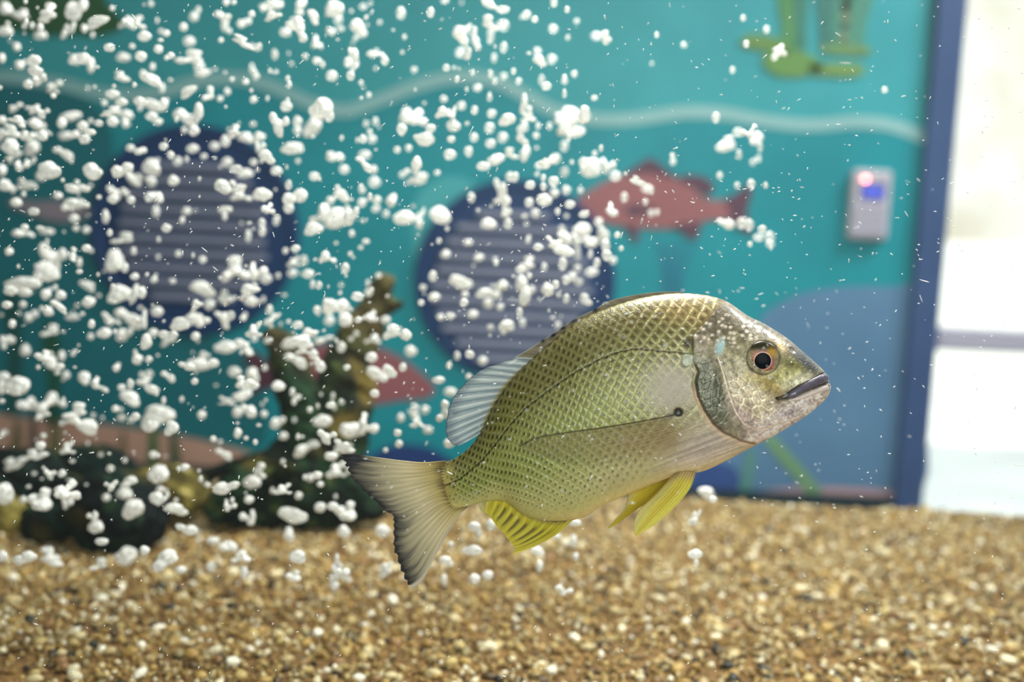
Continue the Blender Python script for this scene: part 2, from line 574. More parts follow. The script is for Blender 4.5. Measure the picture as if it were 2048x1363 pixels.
# ------------------------------------------------------------------ aquarium
Y_BACK = on_z(1430, 1003).y
Y_FRONT = 0.345
TX = 0.86
TZ = 0.66
M_glass = glass_mat('tank_glass', (0.98, 0.998, 0.993))
tank = tag(empty('aquarium', (0, (Y_BACK + Y_FRONT) / 2, ZF)), 'large glass aquarium holding the fish and gravel', 'aquarium')


def tank_part(name, lo, hi, mat):
    o = Vector(tank.location)
    return link(name, box_mesh(name, Vector(lo) - o, Vector(hi) - o), mat, tank)


tank_part('glass_pane', (-TX, Y_FRONT - 0.012, -0.03), (TX, Y_FRONT, TZ), M_glass)
tank_part('glass_pane', (-TX, Y_BACK + 0.012, -0.03), (TX, Y_BACK + 0.022, TZ), M_glass)
tank_part('glass_pane', (-TX - 0.012, Y_FRONT - 0.012, -0.03), (-TX, Y_BACK + 0.022, TZ), M_glass)
tank_part('glass_pane', (TX, Y_FRONT - 0.012, -0.03), (TX + 0.012, Y_BACK + 0.022, TZ), M_glass)
tank_part('stand', (-TX - 0.02, Y_FRONT - 0.02, ZF), (TX + 0.02, Y_BACK + 0.03, -0.03), paint('stand_black', (30, 32, 36), 3))

# ------------------------------------------------------------------ gravel
gy0 = 0.47


def ground_h(x, y):
    return (-0.004 + 0.006 * (vnoise(x * 6 + 3, y * 6 + 9, 3) - 0.5) + 0.004 * (vnoise(x * 17, y * 17, 5) - 0.5)
            + 0.004 * sstep(Y_BACK - 0.05, Y_BACK, y))


nx, ny = 120, 60
gx_, gy_ = np.meshgrid(np.linspace(-TX, TX, nx), np.linspace(Y_FRONT, Y_BACK + 0.011, ny), indexing='ij')
gz_ = ground_h(gx_, gy_) - 0.001
bed_me = mesh_np('gravel_bed', np.stack([gx_, gy_, gz_], -1).reshape(-1, 3), grid_faces(nx, ny))
bed = link('gravel_bed', bed_me, noisy('gravel_base', (70, 50, 20), (140, 105, 55), 260, 0.9, detail=6))
tag(bed, 'bed of coarse golden brown gravel covering the tank floor', 'gravel', kind='structure')


def ico(sub):
    bm = bmesh.new()
    bmesh.ops.create_icosphere(bm, subdivisions=sub, radius=1.0)
    bm.verts.ensure_lookup_table()
    v = np.array([x.co[:] for x in bm.verts])
    f = np.array([[q.index for q in p.verts] for p in bm.faces])
    bm.free()
    return v, f


GRAV = np.array([lin(c) for c in ((188, 164, 104), (170, 138, 78), (212, 194, 146), (142, 112, 58), (234, 222, 186), (112, 84, 40), (180, 158, 110),
                                  (82, 62, 32), (158, 126, 66), (248, 242, 220), (42, 42, 38), (178, 146, 80), (142, 128, 90), (146, 110, 68))])
GP = np.array([14, 15, 12, 13, 7, 8, 10, 5, 10, 2.5, 2.2, 9, 8, 4.0]); GP = GP / GP.sum()


def rot_random(n):
    q = RNG.normal(size=(n, 4)); q /= np.linalg.norm(q, axis=1)[:, None]
    w, x, y, z = q.T
    return np.stack([np.stack([1 - 2 * (y * y + z * z), 2 * (x * y - z * w), 2 * (x * z + y * w)], -1),
                     np.stack([2 * (x * y + z * w), 1 - 2 * (x * x + z * z), 2 * (y * z - x * w)], -1),
                     np.stack([2 * (x * z - y * w), 2 * (y * z + x * w), 1 - 2 * (x * x + y * y)], -1)], 1)


v1, f1 = ico(1)
NG = 46000
gxs = RNG.uniform(-0.80, 0.80, NG)
gys = np.sqrt(RNG.uniform(gy0 ** 2, (Y_BACK + 0.004) ** 2, NG))
vis = np.abs(gxs) < gys * 0.62 + 0.05
gxs, gys = gxs[vis], gys[vis]
NG = len(gxs)
sz = RNG.lognormal(math.log(0.0023), 0.28, NG).clip(0.0013, 0.0042)
ctr = np.stack([gxs, gys, ground_h(gxs, gys) + sz * RNG.uniform(-0.3, 0.7, NG)], -1)
asp = np.stack([RNG.uniform(0.9, 1.5, NG), RNG.uniform(0.75, 1.1, NG), RNG.uniform(0.5, 0.9, NG)], -1)
jit = 1 + 0.22 * (RNG.random((NG, len(v1))) - 0.5)
gcol = 0.84 * GRAV[RNG.choice(len(GRAV), NG, p=GP)] * RNG.uniform(0.75, 1.2, NG)[:, None]
Rm = rot_random(NG)
# distance to the camera picks the 300 nearest in view: those are single pebbles
pix_y = []
d = np.stack([gxs, gys, np.zeros(NG)], -1) - np.array(CAM)
dep = d @ np.array(FWD)
ppx = W / 2 + F * (d @ np.array(RIGHT)) / dep
ppy = H / 2 - F * (d @ np.array(UP)) / dep
inview = (ppx > 0) & (ppx < W) & (ppy < H)
score = np.where(inview & (ctr[:, 2] > ground_h(gxs, gys)), sz * asp[:, 0] / dep, 0)
order = np.argsort(-score)
near = order[:300]
rest = np.setdiff1d(np.arange(NG), near)
loc = (v1[None] * jit[rest][:, :, None]) * asp[rest][:, None, :] * sz[rest][:, None, None]
loc = np.einsum('nij,nkj->nki', Rm[rest], loc) + ctr[rest][:, None, :]
fac = (f1[None] + (np.arange(len(rest)) * len(v1))[:, None, None]).reshape(-1, 3)
gc4 = np.concatenate([gcol[rest], np.ones((len(rest), 1))], 1)
gcv = np.repeat(gc4, len(v1), 0)
M_grav = attr_mat('gravel_grains', rough=0.45, spec=0.4)
g = link('gravel', mesh_np('gravel', loc.reshape(-1, 3), fac, True, gcv), M_grav, bed)
g['kind'] = 'stuff'
v2, f2 = ico(2)
peb_me = []
for k in range(42):
    c = 0.84 * GRAV[k % len(GRAV)] * RNG.uniform(0.85, 1.15)
    nrm_ = v2.copy()
    disp = 1 + 0.35 * (np.array([vnoise(np.array([p[0] * 1.6 + k * 3.1 + p[2]]), np.array([p[1] * 1.6 - p[2] * 1.3 + k]), k)[0] for p in v2]) - 0.5)
    vv = nrm_ * disp[:, None] * np.array([1.3, 0.95, 0.72])
    peb_me.append(mesh_np('pebble', vv, f2, True, np.tile(np.append(c, 1.0), (len(v2), 1))))
for n_, i in enumerate(near):
    o = link('pebble', peb_me[n_ % 42], M_grav, bed)
    o.location = ctr[i]
    o.scale = [sz[i] * 1.12] * 3
    o.rotation_euler = (random.uniform(-0.4, 0.4), random.uniform(-0.4, 0.4), random.uniform(0, 6.28))

mw_, nt, b = material('tank_water')
nt.nodes.remove(b)
vs = N(nt, 'ShaderNodeVolumeScatter', Density=0.035, Anisotropy=0.2)
vs.inputs['Color'].default_value = (0.9, 0.97, 1.0, 1)
nt.links.new(vs.outputs[0], nt.nodes['Material Output'].inputs['Volume'])
water = link('water', box_mesh('water', (-TX + 0.001, Y_FRONT + 0.001, -0.02), (TX - 0.001, Y_BACK + 0.010, 0.62)), mw_)
tag(water, 'clear slightly hazy water filling the aquarium', 'water', kind='stuff')

# ------------------------------------------------------------------ rocks and driftwood
def noise3(p, s, seed):
    """cheap 3D value noise from three planar ones"""
    x, y, z = p[:, 0] * s, p[:, 1] * s, p[:, 2] * s
    return (vnoise(x + 7.3, y + z * 0.7 + 3.1, seed) + vnoise(y - 2.2, z + x * 0.6 + 1.7, seed + 3) + vnoise(z + 5.9, x + y * 0.8, seed + 6)) / 3


def moss_colors(p, seed, dark, mid, hi, warm):
    n1 = noise3(p, 45, seed); n2 = noise3(p, 120, seed + 20); n3 = noise3(p, 260, seed + 40)
    a = sstep(0.42, 0.68, 0.6 * n1 + 0.4 * n2)[:, None]
    c = np.array(lin(dark)) * (1 - a) + np.array(lin(mid)) * a
    b = sstep(0.58, 0.74, 0.5 * n2 + 0.5 * n3)[:, None]
    c = c * (1 - b) + np.array(lin(hi)) * b
    w = sstep(0.56, 0.68, noise3(p, 30, seed + 77))[:, None] * 0.8
    c = c * (1 - w) + np.array(lin(warm)) * w
    return np.concatenate([c, np.ones((len(c), 1))], 1)


M_moss = attr_mat('mossy_surface', rough=0.85, spec=0.2, bump=0.002, bscale=180)
v5, f5 = ico(6)


def rock(name, cx, cy, w, h, depth, seed, cols, label, group=None, thick=0.8, rough=0.35):
    """boulder resting in the gravel; cx,cy,w,h as seen, at the given depth"""
    k = depth / F
    c = at(cx, cy, depth)
    dirs = v5
    n = 1 + rough * 2 * (noise3(dirs, 1.4, seed) - 0.5) + rough * 0.8 * (noise3(dirs, 3.5, seed + 9) - 0.5) + 0.12 * (noise3(dirs, 9, seed + 15) - 0.5)
    P = dirs * n[:, None] * np.array([w / 2 * k, thick * min(w, h) / 2 * k, h / 2 * k])
    z0 = -c.z - 0.012                   # flatten where it sinks into the gravel
    P[:, 2] = np.maximum(P[:, 2], z0)
    o = link(name, mesh_np(name, P, f5, True, moss_colors(P + np.array(c), seed, *cols)), M_moss)
    o.location = c
    tag(o, label, 'rock', group)
    return o


DK = ((3, 14, 14), (12, 36, 30), (38, 62, 34), (66, 58, 22))
YL = ((64, 58, 22), (136, 124, 62), (200, 188, 120), (104, 92, 42))
rock('mossy_rock', 30, 972, 220, 165, 1.0, 3, DK, 'dark mossy rock at the left edge, under the painted sand', thick=0.6)
rock('mossy_rock', 196, 952, 170, 130, 1.02, 5, DK, 'dark mossy rock behind the big rounded one, with brown crest', thick=0.6)
rock('mossy_rock', 246, 1022, 196, 158, 0.895, 8, DK, 'big rounded black-green rock nearest the gravel, left of the driftwood')
rock('mossy_rock', 92, 1048, 104, 76, 0.90, 12, DK, 'small low black rock between pale yellow rock and big rounded rock')
rock('mossy_rock', 150, 1004, 130, 110, 0.945, 14, DK, 'dark rock half hidden behind the big rounded rock', thick=0.5)
rock('yellow_rock', 338, 988, 150, 112, 0.97, 21, YL, 'olive yellow rock between the driftwood and dark rocks', rough=0.25)
rock('yellow_rock', 8, 1034, 124, 86, 0.93, 25, YL, 'pale yellow rock cut by the left picture edge', rough=0.25)

WD = 0.985


def tube(pts, radii, n_seg=28, n_len=90, seed=0):
    """closed knobbly tube: points in picture space with depth offset (m), radii in px"""
    C = spline([(p[0], p[1], p[2]) for p in pts], n_len)
    r = np.interp(np.linspace(0, 1, n_len), np.linspace(0, 1, len(radii)), radii) * WD / F
    P3 = np.array([at(c[0], c[1], WD + c[2]) for c in C])
    T = np.gradient(P3, axis=0); T /= np.linalg.norm(T, axis=1)[:, None]
    ref = np.array(FWD)
    A = np.cross(T, ref); A /= np.linalg.norm(A, axis=1)[:, None]
    B = np.cross(T, A)
    ang = np.linspace(0, 2 * np.pi, n_seg, endpoint=False)
    prof = np.ones(n_len); e = 6
    prof[:e] = np.sqrt(1 - (1 - np.arange(e) / e) ** 2) * 0.98 + 0.02
    prof[-e:] = prof[:e][::-1]
    ringr = (r * prof)[:, None]
    V = P3[:, None, :] + ringr[:, :, None] * (np.cos(ang)[None, :, None] * A[:, None, :] + np.sin(ang)[None, :, None] * B[:, None, :])
    V = V.reshape(-1, 3)
    i, j = np.meshgrid(np.arange(n_len - 1), np.arange(n_seg), indexing='ij')
    a = i * n_seg + j; b = i * n_seg + (j + 1) % n_seg
    Fq = np.stack([a, b, b + n_seg, a + n_seg], -1).reshape(-1, 4)
    return V, Fq, [list(range(n_seg))[::-1], list(range((n_len - 1) * n_seg, n_len * n_seg))]


def wood_piece(tubes, name, voxel):
    bm = bmesh.new()
    for t in tubes:
        V, Fq, caps = t
        vs = [bm.verts.new(p) for p in V]
        for q in Fq:
            bm.faces.new([vs[x] for x in q])
        for c in caps:
            bm.faces.new([vs[x] for x in c])
    bmesh.ops.recalc_face_normals(bm, faces=bm.faces)
    me = bpy.data.meshes.new(name)
    bm.to_mesh(me); bm.free()
    tmp = bpy.data.objects.new('tmp', me); COL.objects.link(tmp)
    m = tmp.modifiers.new('r', 'REMESH'); m.mode = 'VOXEL'; m.voxel_size = voxel; m.use_smooth_shade = True
    s = tmp.modifiers.new('s', 'SMOOTH'); s.iterations = 3
    dg = bpy.context.evaluated_depsgraph_get()
    ev = tmp.evaluated_get(dg)
    em = bpy.data.meshes.new_from_object(ev)
    COL.objects.unlink(tmp); bpy.data.objects.remove(tmp)
    nv = len(em.vertices)
    co = np.zeros(nv * 3); em.vertices.foreach_get('co', co); co = co.reshape(-1, 3)
    no = np.zeros(nv * 3); em.vertices.foreach_get('normal', no); no = no.reshape(-1, 3)
    dsp = 0.016 * (noise3(co, 38, 4) - 0.5) + 0.010 * (noise3(co, 95, 8) - 0.5) + 0.006 * (noise3(co, 230, 12) - 0.5)
    co2 = co + no * dsp[:, None]
    em.vertices.foreach_set('co', co2.ravel().astype(np.float32))
    cl = moss_colors(co, 50, (6, 22, 15), (24, 56, 30), (84, 94, 42), (104, 88, 34))
    up = (sstep(0.13, 0.24, co[:, 2] + 0.10 * (noise3(co, 40, 99) - 0.5)) * 0.8)[:, None]   # bare brown wood towards the tips
    bare = np.array(lin((84, 72, 36)))[None] * (0.45 + 1.1 * noise3(co, 150, 63)[:, None])
    cl[:, :3] = cl[:, :3] * (1 - up) + bare * up
    a = em.color_attributes.new('Col', 'FLOAT_COLOR', 'POINT')
    a.data.foreach_set('color', cl.astype(np.float32).ravel())
    em.update()
    return em


base_c = on_z(590, 1040)
wood = tag(empty('driftwood', base_c), 'upright forked driftwood stump covered in dark green moss', 'driftwood')
right_branch = tube([(665, 1035, 0), (662, 930, 0), (680, 835, 0), (700, 740, 0.0), (722, 665, 0), (750, 612, 0), (766, 572, -0.004), (777, 545, -0.006)],
                    [70, 66, 62, 56, 42, 33, 28, 24], seed=1)
knob = tube([(745, 625, 0), (775, 612, -0.005), (792, 612, -0.008), (800, 620, -0.01)], [26, 23, 21, 17], n_len=40)
left_branch = tube([(628, 1030, -0.01), (622, 920, -0.012), (606, 830, -0.015), (590, 760, -0.018), (572, 705, -0.02), (548, 672, -0.02), (528, 655, -0.02)],
                   [55, 54, 44, 34, 28, 23, 18], seed=2)
left_root = tube([(640, 960, -0.02), (570, 925, -0.02), (520, 940, -0.025), (465, 985, -0.03), (425, 1040, -0.03)], [50, 42, 34, 34, 26], seed=3)
right_root = tube([(650, 960, 0), (700, 985, -0.01), (735, 1020, -0.015), (752, 1045, -0.02)], [50, 42, 30, 20], n_len=50)
foot = tube([(420, 1030, -0.02), (500, 1015, 0.0), (590, 1005, 0), (680, 1010, 0), (740, 1035, 0)], [34, 50, 56, 52, 26], seed=4)
back_root = tube([(560, 930, 0.03), (500, 925, 0.04), (440, 940, 0.05), (400, 965, 0.05)], [34, 22, 20, 16], n_len=50)
fill = tube([(600, 860, 0.0), (650, 800, 0.0), (690, 740, 0.0)], [40, 42, 30], n_len=40)


def shift(em):
    em.transform(Matrix.Translation(-Vector(base_c)))
    return em


link('stump', shift(wood_piece([right_branch, knob, left_branch, fill, foot, right_root], 'stump', 0.0022)), M_moss, wood)
link('root', shift(wood_piece([left_root], 'root', 0.0022)), M_moss, wood)
link('root', shift(wood_piece([back_root], 'root', 0.0024)), M_moss, wood)

# ------------------------------------------------------------------ the bream
FD = 0.50                                # its distance
FK = FD / F                              # metres per pixel there
FO = (1180.0, 830.0)                     # its origin in the picture
fish = tag(empty('bream_fish', at(FO[0], FO[1], FD), CAMROT),
           'olive silver bream with yellow belly fins swimming right in front of everything', 'fish')


def to_local(u, v, w):
    return np.stack([(u - FO[0]) * FK, -(v - FO[1]) * FK, w * FK], -1)


PAIRS = [((876, 928), (902, 1024)), ((912, 915), (938, 1012)), ((945, 887), (972, 1003)), ((968, 847), (1010, 1003)),
         ((994, 796), (1050, 1031)), ((1038, 740), (1100, 1042)), ((1096, 689), (1160, 1036)), ((1142, 650), (1205, 1011)),
         ((1189, 625), (1255, 989)), ((1239, 606), (1305, 968)), ((1290, 593), (1355, 950)), ((1345, 586), (1405, 942)),
         ((1399, 588), (1450, 922)), ((1449, 600), (1495, 898)), ((1493, 629), (1540, 875)), ((1525, 645), (1567, 859)),
         ((1555, 663), (1592, 844)), ((1578, 679), (1612, 831)), ((1608, 705), (1632, 815)), ((1631, 725), (1647, 801)),
         ((1648, 742), (1656, 789)), ((1655, 759), (1661, 776))]
WID = [2.5, 13, 24, 34, 46, 58, 68, 74, 78, 80, 81, 80, 77, 74, 68, 62, 55, 48, 38, 30, 20, 8]
NS, NT = 640, 250
Dp = spline([p[0] for p in PAIRS], NS)
Vp = spline([p[1] for p in PAIRS], NS)
Wd = spline([(x, 0) for x in WID], NS)[:, 0]
tt = 0.5 - 0.5 * np.cos(np.linspace(0, np.pi, NT)) * (0.35) - 0.5 * (1 - 2 * np.linspace(0, 1, NT)) * 0.65
tt = (tt - tt[0]) / (tt[-1] - tt[0])
S = np.linspace(0, 1, NS)[:, None] * np.ones(NT)[None]
T = np.ones(NS)[:, None] * tt[None]
Ub = Vp[:, 0:1] + (Dp[:, 0:1] - Vp[:, 0:1]) * T
Vb = Vp[:, 1:2] + (Dp[:, 1:2] - Vp[:, 1:2]) * T
q = np.abs(2 * T - 1 + 0.10 * np.sin(np.pi * T))
prof = np.clip(1 - np.clip(q, 0, 1) ** 2.1, 0, 1) ** 0.62
Wb = Wd[:, None] * prof
# as seen by the lens (near flank shifts outwards a little)
mag = 1.0 / (1.0 - Wb / F)
ua = W / 2 + (Ub - W / 2) * mag
va = H / 2 + (Vb - H / 2) * mag

LAT = [(1385, 708), (1365, 705), (1324, 702), (1271, 696.5), (1233, 704), (1197, 718), (1153, 742), (1118, 765), (1089, 786), (1051, 815), (1018, 851), (992, 886), (963, 921), (919, 958), (884, 973)]
GILL = [(1368, 668), (1380, 700), (1384, 722), (1394, 742), (1390, 765), (1394, 790), (1408, 821), (1426, 848), (1446, 865), (1484, 882), (1512, 888)]
PREOP = [(1436, 715), (1443, 736), (1452, 762), (1461, 795), (1472, 824), (1487, 847), (1511, 859), (1543, 853), (1578, 842)]
MOUTH = [(1660, 764), (1640, 771), (1617, 780), (1590, 793), (1568, 797), (1556, 797)]
LIPTOP = [(1650, 744), (1626, 758), (1598, 771), (1579, 784), (1562, 794), (1553, 796)]

lat_d, lat_side = poly_dist(ua, va, LAT)
gill_d, gill_side = poly_dist(ua, va, GILL)
pre_d, pre_side = poly_dist(ua, va, PREOP)
mo_d, mo_side = poly_dist(ua, va, MOUTH)
lt_d, lt_side = poly_dist(ua, va, LIPTOP)
# line where the scales of the trunk end at the head
HEADL = [(1452, 598), (1430, 620), (1405, 648), (1384, 672)] + GILL[2:] + [(1560, 905)]
hd_d, hd_side = poly_dist(ua, va, HEADL)
is_body = np.where(hd_side > 0, 1.0, 0.0)      # provisional: fixed just below
if is_body[NS // 3, NT // 2] < 0.5:
    is_body = 1 - is_body
body_m = np.where(is_body > 0.5, sstep(0, 8, hd_d), 0)
head_m = 1 - is_body

# staggered diamond lattice of scales in axes along and across the lateral line
axis = 0.5 * (Dp + Vp)
arc = np.concatenate([[0], np.cumsum(np.linalg.norm(np.diff(axis, axis=0), axis=1))])
frac = np.clip(arc / 620.0, 0, 1)
pit = 6.4 + (11.6 - 6.4) * frac
rh = 15.0 + (28.0 - 15.0) * frac
acol = np.concatenate([[0], np.cumsum(np.diff(arc) / pit[:-1])])
height = np.linalg.norm(Dp - Vp, axis=1)
latp = spline(LAT[::-1], 400)
tL = np.array([((latp - Vp[i]) @ (Dp[i] - Vp[i]) / height[i] ** 2)[np.argmin(np.abs(np.cross(Dp[i] - Vp[i], latp - Vp[i])))] for i in range(NS)])
tL = np.convolve(np.pad(tL, 12, mode='edge'), np.ones(25) / 25, 'valid')
A_ = acol[:, None] * np.ones(NT)[None] + 0.25 * (vnoise(ua / 14, va / 14, 91) - 0.5)
B_ = (T - tL[:, None]) * height[:, None] / rh[:, None] + 0.10 * (vnoise(ua / 11, va / 11, 92) - 0.5)
qb = np.full(A_.shape, 9.0); dxb = np.zeros(A_.shape); sid = np.zeros(A_.shape)
for di in (0, 1):
    i = np.floor(A_) + di
    off = 0.5 * (i % 2)
    j = np.round(B_ - off)
    dx = A_ - i; dy = B_ - (j + off)
    qq = np.abs(dx) + np.abs(dy) / 0.5
    m_ = qq < qb
    qb = np.where(m_, qq, qb); dxb = np.where(m_, dx, dxb)
    sid = np.where(m_, hash2(i.astype(np.int64), j.astype(np.int64), 33), sid)
# fade of the scale pattern: silky patch behind the gill, breast and belly
def blob(u0, v0, ru, rv, ang=0.0, p=2.0):
    c, s = math.cos(math.radians(ang)), math.sin(math.radians(ang))
    du, dv = ua - u0, va - v0
    x = (du * c + dv * s) / ru; y = (-du * s + dv * c) / rv
    return np.exp(-(x * x + y * y) ** (p / 2))


sc_m = body_m * (1 - 0.92 * blob(1345, 785, 62, 62, p=4)) * (1 - 0.9 * blob(1390, 890, 95, 60, -20, 4)) * sstep(0.03, 0.20, T)
sc_m = sc_m * sstep(0.0, 0.045, S + 0.03 * (vnoise(ua / 9, va / 9, 401) - 0.5))
sc_m = sc_m * (1 - 0.45 * sstep(0.40, 0.22, T) * sstep(0.25, 0.6, S))
plate = (1 - np.clip(qb, 0, 1) ** 3) * 0.7 - dxb * 0.55
# colours -----------------------------------------------------------
def L3(c): return np.array(lin(c))


col = np.zeros(ua.shape + (3,))
def setc(m, c, k=1.0):
    global col
    mm = (np.clip(m, 0, 1) * k)[..., None]
    col = col * (1 - mm) + L3(c) * mm


back = sstep(0.45, 0.95, T)
setc(np.ones(ua.shape), (140, 136, 82))
setc(sstep(0.62, 0.2, S) , (138, 144, 62))
setc(back, (100, 86, 46), 0.85)
setc(sstep(0.42, 0.12, T), (190, 184, 124), 0.9)
setc(sstep(0.35, 0.1, T) * sstep(0.42, 0.62, S), (190, 176, 150), 0.9)
setc(blob(1350, 780, 78, 70, p=3), (138, 127, 110), 0.9)
setc(blob(1400, 900, 100, 60, -25, 3), (184, 170, 160), 0.95)
setc(blob(1290, 880, 95, 34, -14), (140, 118, 78), 0.8)
setc(blob(1250, 940, 90, 40, -20), (180, 166, 132), 0.6)
setc(blob(1370, 622, 70, 32, 5), (166, 136, 84), 0.7)
setc(blob(1250, 640, 80, 30, -25), (122, 104, 60), 0.6)
setc(blob(960, 940, 90, 40, -35), (122, 126, 48), 0.55)
setc(blob(1010, 830, 60, 40, -45), (118, 118, 46), 0.5)
setc(sstep(0.045, 0.0, S + 0.03 * (vnoise(ua / 9, va / 9, 401) - 0.5)), (186, 170, 104), 0.9)
setc(blob(885, 985, 22, 42, 0), (152, 130, 78), 0.45)
setc(blob(888, 1005, 9, 16), (84, 70, 44), 0.75)
setc(blob(872, 965, 10, 10), (92, 78, 58), 0.6)
setc(sstep(0.10, 0.0, T) * sstep(0.2, 0.3, S) * sstep(0.66, 0.5, S), (222, 200, 140), 0.7)
# scale pattern: olive centres, pale edges, dark dashes towards the tail
edge = sstep(0.62, 1.0, qb)
core = sstep(0.62, 0.12, qb)
tailw = sstep(0.55, 0.2, S)
cols_edge = L3((190, 192, 138)) * (1 - 0.35 * tailw[..., None]) ; gold = L3((255, 236, 190))
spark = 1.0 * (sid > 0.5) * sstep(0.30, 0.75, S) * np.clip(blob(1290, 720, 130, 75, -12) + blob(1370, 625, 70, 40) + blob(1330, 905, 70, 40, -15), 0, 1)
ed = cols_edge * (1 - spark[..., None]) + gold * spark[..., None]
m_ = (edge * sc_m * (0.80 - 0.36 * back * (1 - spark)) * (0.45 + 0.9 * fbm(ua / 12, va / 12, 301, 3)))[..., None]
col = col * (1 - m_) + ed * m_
dk = (core * sc_m * (0.80 + 0.35 * (sid - 0.5)))[..., None]
col = col * (1 - dk) + (col * 0.36) * dk
lower = sstep(0.42, 0.25, T)
dd = (sc_m * sstep(0.55, 0.2, qb) * tailw * (sid > 0.15) * (1 - 0.65 * lower))[..., None] * 0.8
col = col * (1 - dd) + L3((38, 44, 14)) * dd
# lateral line
ll = sstep(2.6, 0.9, lat_d + 1.3 * np.sin(A_ * np.pi) ** 2 * 0.8) * is_body
setc(ll, (44, 42, 20), 0.85)
# head --------------------------------------------------------------
hm = head_m * sstep(0, 3, hd_d)
n_a = fbm(ua / 26, va / 26, 3); n_b = fbm(ua / 9, va / 9, 7); n_c = fbm(ua / 4, va / 4, 13, 3)
setc(hm, (150, 138, 116))
setc(hm * blob(1440, 640, 62, 40, 25, 3), (112, 100, 78), 0.9)
setc(hm * blob(1540, 665, 50, 22, 38, 3), (104, 95, 60), 0.85)
setc(hm * blob(1470, 705, 45, 45), (150, 142, 100), 0.7)
setc(hm * blob(1420, 790, 36, 78, -18, 4), (96, 100, 78), 0.95)          # gill cover
setc(hm * blob(1455, 866, 40, 20, 35), (138, 128, 102), 0.8)
setc(hm * blob(1505, 800, 60, 34, 48, 3), (204, 186, 160), 0.9)           # cheek
setc(hm * blob(1495, 836, 50, 16, 42), (176, 152, 146), 0.8)
setc(hm * blob(1590, 835, 80, 36, -32, 4), (228, 212, 206), 0.95)         # jaw
setc(hm * blob(1530, 873, 60, 26, -25, 3), (214, 198, 192), 0.85)
setc(hm * blob(1575, 748, 55, 26, -18, 3), (186, 178, 116), 0.9)          # under the eye
setc(hm * blob(1600, 757, 36, 13, -22), (216, 208, 182), 0.8)
setc(hm * blob(1540, 772, 34, 15, 42), (150, 124, 46), 0.85)              # ochre smear
setc(hm * blob(1500, 755, 20, 14, 30), (166, 148, 74), 0.7)
setc(hm * blob(1585, 727, 36, 12, 22), (116, 112, 54), 0.85)
setc(hm * blob(1560, 690, 22, 9, 45), (206, 176, 116), 0.75)
setc(hm * blob(1614, 722, 48, 15, 40, 3), (40, 42, 48), 0.95)              # dark snout
setc(hm * blob(1520, 652, 26, 8, 32), (70, 66, 62), 0.6)
setc(hm * blob(1578, 826, 26, 8, -15), (140, 128, 136), 0.7)
setc(hm * sstep(0.97, 1.0, T) * sstep(0.6, 0.7, S), (150, 146, 160), 0.5)
fr_ = (hm * (n_b - 0.5) * 0.95)[..., None]
col = np.clip(col * (1 + fr_ + (hm * (n_c - 0.5) * 1.0)[..., None]), 0, 1)
# small broken scales on nape, gill cover and cheek
w1, w2, wid = worley(ua / 11 + va / 40, va / 9 - ua / 60, 21)
nape = hm * np.clip(blob(1432, 655, 58, 34, 20, 4) + blob(1490, 665, 45, 22, -15, 3) + blob(1400, 640, 30, 40, 30, 3), 0, 1) * sstep(30, 40, np.hypot(ua - 1526, va - 715))
eg = sstep(0.16, 0.02, w2 - w1)
mm = (nape * (wid > 0.5) * sstep(0.5, 0.2, w1))[..., None] * 0.75
col = col * (1 - mm) + L3((222, 206, 188)) * mm
mm = (nape * (wid < 0.3))[..., None] * 0.5
col = col * (1 - mm) + L3((82, 70, 46)) * mm
o1, o2, oid = worley(ua / 15 + 0.3, (va + 0.35 * ua) / 19, 41)
oper = hm * blob(1418, 790, 34, 80, -16, 6)
oe = sstep(0.20, 0.03, o2 - o1)
mm = (oper * oe)[..., None] * 0.5
col = col * (1 - mm) + L3((176, 176, 150)) * mm
mm = (oper * (oid < 0.5))[..., None] * 0.4
col = col * (1 - mm) + L3((70, 72, 52)) * mm
cu = (ua - 1500) * math.cos(0.85) + (va - 795) * math.sin(0.85); cv = -(ua - 1500) * math.sin(0.85) + (va - 795) * math.cos(0.85)
c1, c2, cid = worley(cu / 24 + 0.25 * (n_b - 0.5), cv / 13, 61)
cheek = hm * blob(1500, 797, 64, 30, 48, 6)
ce = sstep(0.22, 0.03, c2 - c1)
mm = (cheek * ce * (0.35 + n_a))[..., None] * 0.7
col = col * (1 - mm) + L3((236, 224, 186)) * mm
mm = (cheek * (1 - ce) * (0.3 + 0.5 * cid))[..., None] * 0.5
col = col * (1 - mm) + L3((140, 124, 96)) * mm
jaw = hm * blob(1600, 825, 75, 30, -32, 4)
mm = (jaw * sstep(0.62, 0.72, fbm(ua / 3.0, va / 3.0, 71, 2)))[..., None] * 0.45
col = col * (1 - mm) + L3((120, 104, 112)) * mm
# gill slit, pectoral base, preopercle line, blue fleck, silver scale
setc(sstep(3.2, 0.8, gill_d) * sstep(745, 760, va), (40, 34, 26), 0.55)
setc(is_body * sstep(15, 4, gill_d) * sstep(750, 800, va), (206, 176, 148), 0.6)
setc(hm * sstep(2.6, 0.6, pre_d), (222, 200, 180), 0.7)
setc(hm * blob(1440, 693, 9, 17, 18, 4), (158, 194, 196), 0.8)
setc(blob(1375, 720, 14, 14, 30, 6), (172, 176, 160), 0.8)
setc(blob(1376, 685, 10, 12, 0, 4), (66, 56, 40), 0.8)
setc(blob(1357, 824, 9, 9, 0, 6), (10, 18, 20), 0.95)
setc(blob(1345, 830, 16, 5, -15), (52, 64, 60), 0.7)
setc(hm * sstep(2.6, 0.8, lt_d), (26, 24, 30), 0.85)
setc(hm * sstep(2.4, 0.8, mo_d), (22, 20, 26), 0.85)
setc(hm * sstep(2.5, 0.8, np.abs(np.hypot(ua - 1526, va - 715) - 33)), (70, 60, 42), 0.6)
